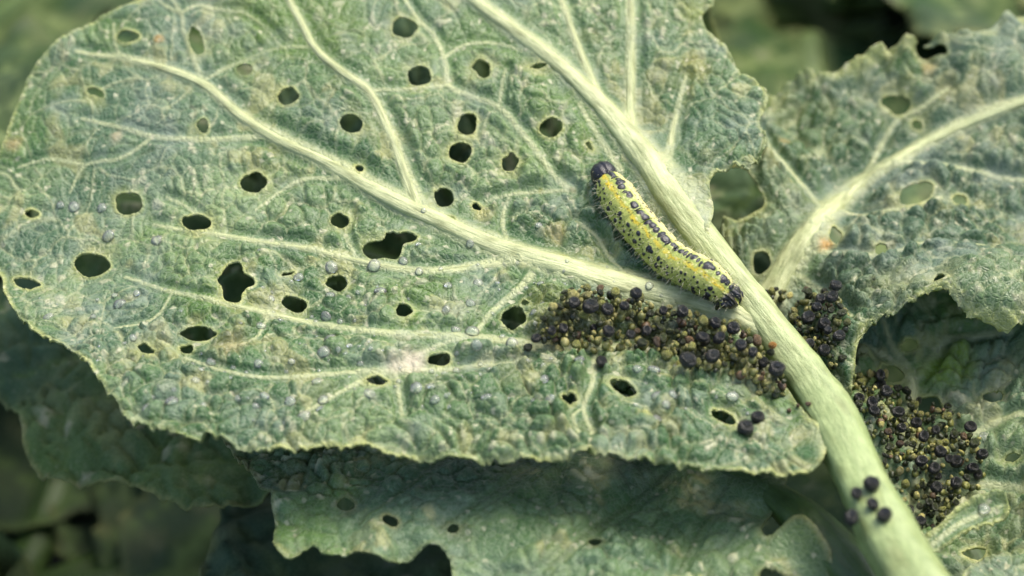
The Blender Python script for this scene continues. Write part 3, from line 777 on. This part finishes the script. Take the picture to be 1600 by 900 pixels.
def pose(loc, yaw, tilt, roll=0):
    return Matrix.Translation(Vector(loc)) @ Matrix.Rotation(math.radians(yaw), 4, 'Z') @ Matrix.Rotation(math.radians(tilt), 4, 'X') @ Matrix.Rotation(math.radians(roll), 4, 'Y')

# lower leaves of the same plant, seen dark through the holes and past the margin
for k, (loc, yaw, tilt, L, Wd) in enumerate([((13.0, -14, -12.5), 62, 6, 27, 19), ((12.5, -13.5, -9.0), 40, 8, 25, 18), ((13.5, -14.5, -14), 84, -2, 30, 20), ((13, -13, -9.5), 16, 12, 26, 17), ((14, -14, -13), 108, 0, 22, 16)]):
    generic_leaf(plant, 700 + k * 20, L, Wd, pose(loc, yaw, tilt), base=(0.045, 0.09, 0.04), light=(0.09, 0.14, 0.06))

# neighbouring plants, out of focus
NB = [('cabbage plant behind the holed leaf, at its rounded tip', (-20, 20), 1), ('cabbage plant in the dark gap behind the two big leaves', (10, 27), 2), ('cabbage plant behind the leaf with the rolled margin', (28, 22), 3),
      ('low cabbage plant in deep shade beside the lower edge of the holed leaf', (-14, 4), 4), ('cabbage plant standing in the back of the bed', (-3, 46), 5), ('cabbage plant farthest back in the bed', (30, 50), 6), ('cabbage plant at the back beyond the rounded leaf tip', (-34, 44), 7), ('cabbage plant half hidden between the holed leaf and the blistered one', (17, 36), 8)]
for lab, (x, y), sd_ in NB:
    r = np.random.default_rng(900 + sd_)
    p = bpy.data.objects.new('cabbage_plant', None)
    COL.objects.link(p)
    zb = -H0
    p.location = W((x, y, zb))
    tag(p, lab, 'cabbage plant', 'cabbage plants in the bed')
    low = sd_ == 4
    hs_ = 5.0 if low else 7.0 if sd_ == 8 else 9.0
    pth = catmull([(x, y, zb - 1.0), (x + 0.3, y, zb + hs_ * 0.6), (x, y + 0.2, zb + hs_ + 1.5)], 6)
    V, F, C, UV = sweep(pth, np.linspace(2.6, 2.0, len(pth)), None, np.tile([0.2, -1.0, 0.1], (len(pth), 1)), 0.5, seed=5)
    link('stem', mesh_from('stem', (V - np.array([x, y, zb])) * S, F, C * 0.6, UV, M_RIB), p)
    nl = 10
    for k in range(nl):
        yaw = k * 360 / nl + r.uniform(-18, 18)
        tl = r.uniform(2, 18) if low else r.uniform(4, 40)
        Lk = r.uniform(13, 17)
        generic_leaf(p, 1000 + sd_ * 100 + k * 11, Lk, Lk * r.uniform(0.7, 0.85), pose((x, y, zb + hs_ + r.uniform(-2, 1)), yaw, tl), h=0.35, nh=4, **(dict(base=(0.03, 0.055, 0.026), light=(0.065, 0.095, 0.045)) if low else {}))  # low plant's greens carry painted-in shade

# ------------------------------------------------------------------ caterpillar
def caterpillar():
    pc = catmull([(937, 266), (944, 278), (964, 313), (986, 347), (1019, 383), (1055, 414), (1094, 442), (1128, 464), (1151, 477)], 12)
    xy = to_xy(pc, lambda x, y: LM.z(x, y) * 0 + s_main(x, y) + 0.45)
    for _ in range(3):
        xy[1:-1] = (xy[:-2] + 2 * xy[1:-1] + xy[2:]) / 4
    seg = np.concatenate([[0], np.cumsum(np.linalg.norm(np.diff(xy, axis=0), axis=1))])
    n = 440
    u = np.linspace(0, 1, n)
    x = np.interp(u * seg[-1], seg, xy[:, 0]); y = np.interp(u * seg[-1], seg, xy[:, 1])
    ground = LM.z(x, y)
    k = 61
    gp = np.pad(ground, k // 2, mode='edge')
    ground = np.convolve(gp, np.ones(k) / k, 'valid')
    R = 0.415
    prof = R * np.clip(np.minimum(1, 0.62 + 0.38 * sstep(0.0, 0.22, u)), 0, 1) * np.where(u > 0.82, 1 - 0.38 * sstep(0.82, 1.0, u), 1)
    # rounded ends
    e0, e1 = 0.024, 0.03
    prof *= np.where(u < e0, np.sqrt(np.clip(1 - ((e0 - u) / e0) ** 2, 0.0, 1)), 1) * np.where(u > 1 - e1, np.sqrt(np.clip(1 - ((u - 1 + e1) / e1) ** 2, 0.0, 1)), 1)
    # head capsule: a round bulge and a neck behind it
    prof *= 1 + 0.10 * np.exp(-((u - 0.035) / 0.02) ** 2) - 0.14 * np.exp(-((u - 0.075) / 0.014) ** 2)
    segn = 13.0
    su = (u - 0.075) / (1 - 0.075) * segn
    body = (u > 0.08)
    prof = prof * np.where(body, 0.935 + 0.075 * np.abs(np.sin(math.pi * su)) ** 0.6 - 0.012 * np.abs(np.sin(3 * math.pi * su)) ** 8, 1)
    prof = np.maximum(prof, 0.004)
    hgt = np.convolve(np.pad(prof, 10, mode='edge'), np.ones(21) / 21, 'valid')
    path = np.stack([x, y, ground + 0.86 * hgt + 0.02], 1)
    for _ in range(30):
        path[1:-1, 2] = (path[:-2, 2] + 2 * path[1:-1, 2] + path[2:, 2]) / 4
    T = np.gradient(path, axis=0); T /= np.linalg.norm(T, axis=1)[:, None]
    up = np.array([0, -0.25, 1.0])
    N = up - T * (T @ up)[:, None]; N /= np.linalg.norm(N, axis=1)[:, None]
    B = np.cross(T, N)          # to the left/right of the travel direction
    m_ = 168
    phi = np.linspace(-math.pi, math.pi, m_, endpoint=False)
    PH, U = np.meshgrid(phi, u)
    SU = (U - 0.075) / (1 - 0.075) * segn
    fr = SU - np.floor(SU)
    deg = np.degrees(PH)        # 0 = back, negative = flank that faces the viewer
    sx, sy = U * 4.6, PH * R
    rn = fbm(sx, sy, 0.12, 5, 3)
    C = np.zeros(PH.shape + (3,))
    yel = np.array([0.60, 0.52, 0.12]); crm = np.array([0.66, 0.60, 0.26]); grn = np.array([0.31, 0.375, 0.085]); dgr = np.array([0.20, 0.26, 0.05]); blk = np.array([0.008, 0.009, 0.012]); ora = np.array([0.56, 0.44, 0.03]); blu = np.array([0.06, 0.07, 0.085])
    def mix(C, c, k): return C * (1 - k[..., None]) + c * k[..., None]
    C[:] = grn
    C = mix(C, crm, sstep(18, 40, deg))  # lit flank painted cream, green flank keeps painted shade
    C = mix(C, yel, sstep(-60, -38, -np.abs(deg + 62)) * 0.2)
    C = mix(C, dgr, sstep(-118, -98, -np.abs(deg) * 1.0 - 0) * 0 + sstep(98, 125, np.abs(deg)))
    C = mix(C, ora, (1 - sstep(3, 9, np.abs(deg + 19 + 14 * rn))) * (0.45 + 0.4 * np.abs(np.sin(math.pi * SU)) + rn))
    # light granulation of the skin
    f1, e1_, r1 = voronoi(sx, sy, 0.055, 3)
    C = mix(C, np.array([0.70, 0.66, 0.32]), (r1 > 0.82) * (1 - sstep(0.25, 0.5, f1)) * 0.6)
    C = mix(C, np.array([0.09, 0.11, 0.02]), (r1 < 0.13) * (1 - sstep(0.2, 0.45, f1)) * 0.9)
    # bumps: black warts, (offset in segment, angle, length, width, lift)
    lift = np.zeros(PH.shape); K = np.zeros(PH.shape); G = np.zeros(PH.shape)
    rows = []
    for q, (o_, l_) in enumerate(((0.2, 0.12), (0.52, 0.13), (0.82, 0.10))):
        rows.append((o_, 10, l_ * 1.42, 13.5, 0.03))
    rows += [(0.35, -46, 0.13, 8, 0.028), (0.62, -50, 0.08, 5, 0.014), (0.42, -73, 0.15, 8.5, 0.032), (0.75, -66, 0.07, 4, 0.012), (0.15, -62, 0.06, 4, 0.01), (0.5, -98, 0.2, 11, 0.03), (0.2, -112, 0.10, 7, 0.02), (0.8, -112, 0.10, 7, 0.02),
             (0.4, 40, 0.06, 4, 0.02), (0.75, 56, 0.05, 4, 0.012), (0.35, 74, 0.09, 6, 0.022), (0.6, 100, 0.10, 7, 0.02), (0.1, 34, 0.04, 3, 0.01)]
    rr = np.random.default_rng(3)
    for sgi in range(13):
        for (o_, a_, l_, w_, lf) in rows:
            jo, ja, jk = rr.normal(0, 0.035), rr.normal(0, 2.6), rr.uniform(0.75, 1.25)
            q = ((SU - sgi - o_ - jo) / (l_ * jk)) ** 2 + ((deg - a_ - ja) / (w_ * jk)) ** 2 + 1.1 * rn
            kk = 1 - sstep(0.75, 1.15, q)
            K = np.maximum(K, kk)
            lift = np.maximum(lift, lf * np.exp(-np.maximum(q, 0) * 1.1))
            hq = ((SU - sgi - o_ - jo) / (l_ * 0.35)) ** 2 + ((deg - a_ - ja - 3) / (w_ * 0.4)) ** 2
            G = np.maximum(G, (1 - sstep(0.4, 1.2, hq)) * (lf > 0.019))
    K = np.where(U > 0.075, K, 0)
    # black head, neck shield and tail plate
    tail = sstep(0.915, 0.945, U + 0.02 * rn + 0.00025 * (np.abs(deg + 20) - 60))
    head = 1 - sstep(0.078, 0.09, U + 0.012 * rn)
    tw_ = fbm(sx, sy, 0.13, 78, 2)
    C = mix(C, blk, K)
    C = mix(C, blu, G * K * 0.6)  # blue-grey highlights painted on the glossy warts
    C = mix(C, blk * 1.4, np.maximum(tail * sstep(-0.3, -0.1, tw_) * 0.96, head))
    tw = fbm(sx, sy, 0.09, 77, 2)
    lift += tail * 0.09 * tw + 0.012 * rn
    # prolegs and true legs under the flanks
    for sgi, ln in [(0, 0.10), (1, 0.10), (2, 0.10), (5, 0.13), (6, 0.13), (7, 0.13), (8, 0.13), (11.7, 0.13)]:
        for sg in (-1, 1):
            q = ((SU - sgi - 0.5) / 0.26) ** 2 + ((np.abs(deg) - 138) / 14) ** 2 + (np.sign(deg) != sg) * 9
            lift += ln * np.exp(-q * 1.2)
            if sgi < 3: C = mix(C, blk * 1.5, np.exp(-q))
    # groove down the face
    lift -= head * 0.02 * np.exp(-(deg / 9) ** 2)
    pr = prof[:, None] * (1 - 0.12 * sstep(120, 180, np.abs(deg))) + lift * np.minimum(1, prof[:, None] / 0.25)
    Vv = path[:, None, :] + (np.sin(PH) * pr)[..., None] * (-B[:, None, :]) + (np.cos(PH) * pr * 0.97)[..., None] * N[:, None, :]
    return path, T, N, B, prof, Vv, C, u
path, T, N, B, prof, Vc, Cc, uc = caterpillar()
n_, m_ = Vc.shape[:2]
# choose the sign of the flank so that the negative side faces the viewer
if (Vc[n_ // 2, m_ // 4, 0] - path[n_ // 2, 0]) > 0:
    Vc = np.roll(Vc[:, ::-1], 1, axis=1)
idx = np.arange(n_ * m_).reshape(n_, m_)
a = idx[:-1]; b_ = idx[1:]
F = np.stack([a, np.roll(a, -1, 1), np.roll(b_, -1, 1), b_], -1).reshape(-1, 4)
c0 = np.array([path[n_ // 2, 0], path[n_ // 2, 1], path[n_ // 2, 2] - 0.4])
m, nt, b, out = new_mat('caterpillar_skin')
at = nd(nt, 'ShaderNodeAttribute', attribute_name='Col')
tc = nd(nt, 'ShaderNodeTexCoord')
nz = nd(nt, 'ShaderNodeTexNoise', i_Scale=2600.0, i_Detail=3.0)
nt.links.new(tc.outputs['Object'], nz.inputs['Vector'])
nt.links.new(mixc(nt, 'MULTIPLY', 0.6, at.outputs['Color'], ramp(nt, nz.outputs[0], [(0.3, (0.7, 0.72, 0.65)), (0.7, (1.25, 1.25, 1.25))])), b.inputs['Base Color'])
b.inputs['Roughness'].default_value = 0.36
bp = nd(nt, 'ShaderNodeBump', i_Strength=0.4, i_Distance=0.0003)
nt.links.new(nz.outputs[0], bp.inputs['Height']); nt.links.new(bp.outputs[0], b.inputs['Normal'])
cat = link('caterpillar', mesh_from('caterpillar', (Vc.reshape(-1, 3) - c0) * S, F, Cc.reshape(-1, 3), mat=m), None, W(c0))
tag(cat, 'yellow-green caterpillar with black spots and fine hairs lying along the midrib', 'caterpillar')
# hairs: thin tapered bristles
HV, HF = [], []
rr = np.random.default_rng(12)
for k in range(950):
    i = int(rr.uniform(0.03, 0.985) * n_)
    j = int(rr.integers(0, m_))
    ph = -180 + j * 360 / m_
    if abs(ph) > 128 or (abs(ph) < 55 and rr.random() < 0.5): continue
    p0 = Vc[i, j]
    d = p0 - path[i]; d /= np.linalg.norm(d)
    d = d + T[i] * rr.normal(0, 0.28) + np.array([0, 0, 1]) * rr.normal(0.0, 0.2); d /= np.linalg.norm(d)
    ln = rr.uniform(0.07, 0.2) * (1.0 if abs(ph) > 55 else 0.55)
    s1 = np.cross(d, [0.3, 0.5, 0.8]); s1 /= np.linalg.norm(s1); s2 = np.cross(d, s1)
    bs = len(HV)
    for q, (tt, rd) in enumerate(((-0.02, 0.0042), (ln * 0.55, 0.0034), (ln, 0.001))):
        sag = np.array([0, 0, -1]) * 0.25 * max(tt, 0) ** 2 / 0.3
        for aa in range(3):
            an = aa * 2.0944
            HV.append(p0 + d * tt + sag + rd * (math.cos(an) * s1 + math.sin(an) * s2))
    for q in range(2):
        for aa in range(3):
            HF.append((bs + q * 3 + aa, bs + q * 3 + (aa + 1) % 3, bs + q * 3 + 3 + (aa + 1) % 3, bs + q * 3 + 3 + aa))
m, nt, b, out = new_mat('pale_bristle')
b.inputs['Base Color'].default_value = (0.55, 0.53, 0.36, 1); b.inputs['Roughness'].default_value = 0.4
link('hair', mesh_from('hair', (np.array(HV) - c0) * S, np.array(HF), mat=m), cat)

# ------------------------------------------------------------------ frass: pellets and crumbs
def ico(sub):
    import bmesh
    bm = bmesh.new(); bmesh.ops.create_icosphere(bm, subdivisions=sub, radius=1.0)
    v = np.array([q.co[:] for q in bm.verts]); f = np.array([[q.index for q in t.verts] for t in bm.faces]); bm.free()
    return v, f
iv2, if2 = ico(3)
iv1, if1 = ico(2)
def pellet_mesh(seed, v, f, mat, lump, barrel, facets=7, fmin=0.78):
    r = np.random.default_rng(seed)
    p = v.copy()
    az_ = np.arctan2(p[:, 1], p[:, 0])
    k = 1 + lump * 0.5 * np.cos(az_ * 6 + r.uniform(0, 6)) * (1 - p[:, 2] ** 2) * barrel
    for _ in range(9):
        d = r.normal(size=3); d /= np.linalg.norm(d)
        k += lump * r.uniform(-1, 1) * np.exp(-((1 - p @ d) * r.uniform(2, 7)))
    # flattened facets
    for _ in range(facets):
        d = r.normal(size=3); d /= np.linalg.norm(d); h_ = r.uniform(fmin, 0.97)
        q = p @ d * k
        k = np.where(q > h_, k * (h_ / np.maximum(q, 1e-6)) ** 0.8, k)
    p = p * k[:, None] * np.array([1, r.uniform(0.85, 1), r.uniform(0.9, 1.2)])
    p /= np.abs(p).max()
    return mesh_from('pellet', p, f, mat=mat)
PEL = [pellet_mesh(20 + i, iv2, if2, M_BLACK, 0.13, 0.6, 3, 0.93) for i in range(6)]
CRU = [[pellet_mesh(50 + i * 7 + q, iv1, if1, mt, 0.45, 0.2, 5, 0.8) for q in range(4)] for i, mt in enumerate(M_OLIVE)]
CRUO = pellet_mesh(99, iv1, if1, M_ORANGE, 0.25, 0.2)

placed = []      # (x, y, z, r)
def rest(x, y, r, leaf, sink=0.12):
    z = float(leaf.z(x, y)) + r * (1 - sink)
    for (a, b__, c, d) in placed:
        q = (a - x) ** 2 + (b__ - y) ** 2
        rr_ = (r + d) * 0.90
        if q < rr_ * rr_:
            z = max(z, c + math.sqrt(rr_ * rr_ - q))
    return z

pellet_n = 0
def put(name, me, x, y, z, r, label, cat_, group, sq=1.0):
    o = bpy.data.objects.new(name, me)
    COL.objects.link(o)
    o.location = W((x, y, z))
    o.rotation_euler = (random.uniform(0, 6.3), random.uniform(0, 6.3), random.uniform(0, 6.3))
    o.scale = (r * S,) * 3
    placed.append((x, y, z, r))
    tag(o, label, cat_, group)
    return o

def black_px(px, py, rpx, leaf, label, group=None, dz=0.0):
    x, y = hit(px, py, lambda a, b__: leaf.z(a, b__) + 0.1)
    x, y = float(x), float(y)
    r = rpx * float(px_size(x, y, 0))
    return put('frass_pellet', random.choice(PEL), x, y, rest(x, y, r, leaf), r, label, 'frass pellet', group)

G1, G2, G3 = 'black pellets in the heap by the side vein', 'black pellets in the heap beside the midrib', 'black pellets in the heap in the hollow'
L1 = 'glossy black frass pellet in the heap between the side vein and the midrib'
L2 = 'black frass pellet in the heap between the midrib and the rolled leaf margin'
L3 = 'black frass pellet in the dark heap in the hollow below the rolled margin'
crumb_left = 300
loose = {}
def heap(poly_px, leaf, n_crumb, n_black, label, group, blabel, bgroup, extra_black=(), n_ind=100, rmin=3.2, rmax=7.5, rb=(7, 12), name='', dark=0.35, seed=1):
    r_ = np.random.default_rng(seed)
    poly = np.asarray(poly_px, float)
    a0, a1 = poly.min(0) - 14, poly.max(0) + 14
    def rand_pt():
        while True:
            p = a0 + r_.random(2) * (a1 - a0)
            if poly_sdf(np.array([p[0]]), np.array([p[1]]), poly)[0] > -16 * r_.random() ** 3: return p
    jobs = [('b', rand_pt(), r_.uniform(*rb)) for _ in range(n_black)] + [('c', rand_pt(), r_.uniform(rmin, rmax) ** 1.0) for _ in range(n_crumb)]
    r_.shuffle(jobs)
    jobs = jobs[:int(len(jobs) * 0.9)] + [('b', np.array(e[:2]), e[2]) for e in extra_black] + jobs[int(len(jobs) * 0.9):]
    sv, sf, sm, base_ = [], [], [], 0
    ind = 0
    order = []
    for j in jobs:
        kind, p, rp = j
        xx, yy = hit(p[0], p[1], lambda a, b__: leaf.surf(a, b__) + (0.38 if kind == 'b' else 0.2))
        xx, yy = float(xx), float(yy)
        if leaf.d(xx, yy) < 0: continue
        r = rp * float(px_size(xx, yy, 0))
        z = rest(xx, yy, r, leaf)
        if z - float(leaf.z(xx, yy)) > (0.6 if kind == 'b' and rp >= 8 else 0.36): continue
        order.append((kind, xx, yy, z, r))
        if kind == 'b':
            put('frass_pellet', PEL[int(r_.integers(len(PEL)))], xx, yy, z, r, blabel, 'frass pellet', bgroup)
        else:
            placed.append((xx, yy, z, r))
    cr = [q for q in order if q[0] == 'c']
    # those with nothing on top of them show best
    def cover(q):
        return sum(1 for w in placed[-len(order):] if w[2] > q[3] + 0.3 * q[4] and (w[0] - q[1]) ** 2 + (w[1] - q[2]) ** 2 < (w[3] + q[4]) ** 2 * 0.6)
    cr.sort(key=lambda q: cover(q) - 3 * q[4])
    for k, q in enumerate(cr):
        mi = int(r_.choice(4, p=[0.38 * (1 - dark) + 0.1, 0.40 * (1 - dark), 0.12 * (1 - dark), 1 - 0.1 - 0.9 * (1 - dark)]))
        me = CRU[mi][int(r_.integers(4))]
        if k < n_ind:
            o = bpy.data.objects.new('frass_crumb', me); COL.objects.link(o)
            o.location = W(q[1:4]); o.scale = tuple(q[4] * S * r_.uniform(0.8, 1.35, 3))
            o.rotation_euler = tuple(r_.uniform(0, 6.28, 3))
            tag(o, label, 'frass crumb', group)
        else:
            vv = iv1 * (1 + 0.0) 
            nvert = len(me.vertices)
            co = np.empty(nvert * 3, np.float32); me.vertices.foreach_get('co', co); co = co.reshape(-1, 3)
            Rm = np.array(Matrix.Rotation(r_.uniform(0, 6.28), 3, 'X') @ Matrix.Rotation(r_.uniform(0, 6.28), 3, 'Z'))
            sv.append(co @ Rm.T * q[4] * S + np.array(W(q[1:4]))); sf.append(if1 + base_); base_ += nvert
            sm += [mi] * len(if1)
    if sv:
        V_ = np.concatenate(sv); F_ = np.concatenate(sf)
        c_ = V_.mean(0); c_[2] = V_[:, 2].min()
        me = mesh_from('frass_crumbs', V_ - c_, F_)
        for mt in M_LOOSE: me.materials.append(mt)
        me.polygons.foreach_set('material_index', np.array(sm, np.int32))
        o = link('frass_crumbs', me, None, Vector(c_))
        tag(o, name, 'frass', None, 'stuff')

heap([(832, 524), (850, 512), (878, 492), (884, 474), (925, 468), (990, 478), (1010, 488), (1075, 500), (1120, 512), (1165, 525), (1188, 545), (1205, 568), (1224, 600), (1218, 622), (1196, 612), (1150, 588), (1105, 578), (1060, 566), (1020, 548), (960, 542), (900, 541), (836, 540)],
     LM, 700, 5, 'small olive and yellow frass crumb in the heap between side vein and midrib', 'crumbs in the heap by the side vein', L1, G1,
     [(921, 505, 15), (897, 500, 11), (948, 500, 11), (915, 484, 10), (952, 482, 10), (992, 485, 12), (1035, 502, 8), (1052, 520, 16), (1066, 504, 11), (1096, 540, 12), (1122, 543, 12), (1145, 528, 12), (1117, 518, 11), (838, 530, 9), (950, 530, 10), (1156, 557, 11), (1112, 572, 13), (862, 528, 8), (1010, 520, 9), (880, 522, 9), (975, 500, 10), (985, 530, 9)],
     n_ind=140, rmin=3.2, rmax=9.0, dark=0.25, name='loose olive frass crumbs filling the heap by the side vein', seed=2)
black_px(1073, 575, 16, LM, 'large round black frass pellet alone before the heap by the side vein')
black_px(1210, 603, 15, LM, 'black frass pellet at the foot of the heap, touching the midrib')
black_px(1184, 653, 12, LM, 'smaller of two black frass pellets on the bare leaf below the heap')
black_px(1165, 671, 14, LM, 'larger of two black frass pellets on the bare leaf below the heap')
black_px(940, 566, 10, LM, 'brownish dark frass pellet on the blade just in front of the thin side vein')
for i, (a, b__, c, l_) in enumerate([(1361, 760, 15, 'largest of the black frass pellets on the thick stalk'), (1338, 771, 10, 'smallest of the black frass pellets on the thick stalk'), (1363, 789, 11, 'round black frass pellet in the middle of the group on the thick stalk'), (1381, 807, 14, 'oval black frass pellet lowest on the thick stalk, on its hollow side'), (1330, 811, 14, 'black frass pellet on the outer flank of the thick stalk')]):
    black_px(a, b__, c, LM, l_)

heap([(1185, 478), (1215, 470), (1250, 478), (1290, 470), (1310, 500), (1308, 540), (1300, 600), (1285, 605), (1262, 575), (1235, 545), (1205, 505)], LR, 300, 12, 'small olive frass crumb in the heap between midrib and rolled margin', 'crumbs in the heap beside the midrib', L2, G2,
     [(1196, 488, 10), (1296, 492, 11), (1260, 522, 12), (1285, 525, 12), (1240, 526, 10), (1290, 548, 9), (1272, 510, 9), (1160 + 45, 462, 7)], n_ind=60, name='loose frass crumbs filling the heap beside the midrib', dark=0.5, seed=3)
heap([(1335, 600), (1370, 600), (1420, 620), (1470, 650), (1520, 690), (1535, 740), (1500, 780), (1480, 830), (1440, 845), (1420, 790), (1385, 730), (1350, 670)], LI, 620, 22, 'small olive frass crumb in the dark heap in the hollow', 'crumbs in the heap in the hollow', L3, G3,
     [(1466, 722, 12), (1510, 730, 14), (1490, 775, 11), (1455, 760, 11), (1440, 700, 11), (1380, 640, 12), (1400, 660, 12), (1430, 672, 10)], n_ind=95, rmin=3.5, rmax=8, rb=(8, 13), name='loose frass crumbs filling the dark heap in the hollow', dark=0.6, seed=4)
# crumbs sprinkled over the stalk side and blade
for i, (px, py, rp) in enumerate([(1203, 578, 7), (1260, 650, 5), (1245, 648, 4), (1232, 652, 4)]):
    x, y = [float(q) for q in hit(px, py, LM.surf)]
    r = rp * float(px_size(x, y, 0))
    put('frass_crumb', CRUO if i == 0 else CRU[2][i % 4], x, y, rest(x, y, r, LM), r, 'bright orange crumb lying in the heap against the midrib' if i == 0 else 'brown crumb on the leaf fold where the blade meets the stalk', 'frass crumb', None if i == 0 else 'crumbs at the leaf fold')

# ------------------------------------------------------------------ water drops
def drop_mesh(seed, flat):
    v, f = iv2.copy(), if2
    r = np.random.default_rng(seed)
    k = 1 + 0.05 * np.cos(2 * np.arctan2(v[:, 1], v[:, 0]) + r.uniform(0, 6)) + 0.03 * np.cos(3 * np.arctan2(v[:, 1], v[:, 0]))
    p = v * k[:, None]
    p[:, 2] = np.where(p[:, 2] < 0, p[:, 2] * 0.25, p[:, 2] * flat)
    return mesh_from('drop', p, f, mat=M_WATER)
DR = [drop_mesh(i, fl) for i, fl in enumerate((0.62, 0.7, 0.55, 0.66))]
big = [(170, 373, 10), (116, 326, 10), (160, 328, 8), (595, 469, 10), (517, 472, 8), (655, 428, 7), (820, 566, 11), (800, 541, 10), (651, 622, 10), (680, 640, 8), (905, 585, 9), (745, 560, 9), (1010, 430, 0), (735, 482, 8), (270, 640, 12), (475, 655, 12), (405, 575, 8), (330, 570, 8), (505, 628, 9), (735, 388, 7), (630, 411, 8), (95, 325, 7), (408, 512, 8), (545, 470, 6), (700, 455, 7), (355, 430, 6), (760, 640, 9), (860, 640, 9), (995, 590, 8), (1060, 610, 8), (1105, 605, 7), (1040, 650, 8)]
rr = np.random.default_rng(77)
while len(big) < 340:
    px, py = rr.uniform(60, 1180), rr.uniform(300, 676)
    w = math.exp(-((py - 560) / 110) ** 2) * (0.5 + 0.5 * (px > 350))
    if rr.random() < w: big.append((px, py, min(11.0, 2.2 + rr.exponential(2.6))))
cnt = 0
for px, py, rp in big:
    if rp == 0: continue
    x, y = [float(q) for q in hit(px, py, LM.surf)]
    if LM.d(x, y) < 0.12: continue
    r = rp * float(px_size(x, y, 0))
    if any((a - x) ** 2 + (b__ - y) ** 2 < (r + d) ** 2 for a, b__, c, d in placed): continue
    if np.min(np.hypot(path[:, 0] - x, path[:, 1] - y)) < 0.5: continue
    o = bpy.data.objects.new('water_drop', DR[cnt % 4]); COL.objects.link(o)
    g = 0.1
    nn = Vector((-(float(LM.z(x + g, y)) - float(LM.z(x - g, y))) / (2 * g), -(float(LM.z(x, y + g)) - float(LM.z(x, y - g))) / (2 * g), 1)).normalized()
    o.rotation_euler = nn.to_track_quat('Z', 'Y').to_euler()
    o.location = W((x, y, float(LM.z(x, y)) + 0.01 * r))
    o.scale = (r * S, r * S, r * S)
    placed.append((x, y, float(LM.z(x, y)), r))
    tag(o, 'clear water drop beaded on the blade of the large holed leaf', 'water drop', 'water drops on the holed leaf')
    cnt += 1
for lf, px, py, rp, lab in ((LI, 1536, 697, 10, 'round water drop on the shaded inner leaf in the hollow'), (LT, 1536, 803, 11, 'water drop on the small crinkled leaf tip')):
    x, y = [float(q) for q in hit(px, py, lf.surf)]
    r = rp * float(px_size(x, y, 0))
    o = bpy.data.objects.new('water_drop', DR[1]); COL.objects.link(o)
    o.location = W((x, y, float(lf.z(x, y)) + 0.01)); o.scale = (r * S,) * 3
    tag(o, lab, 'water drop')
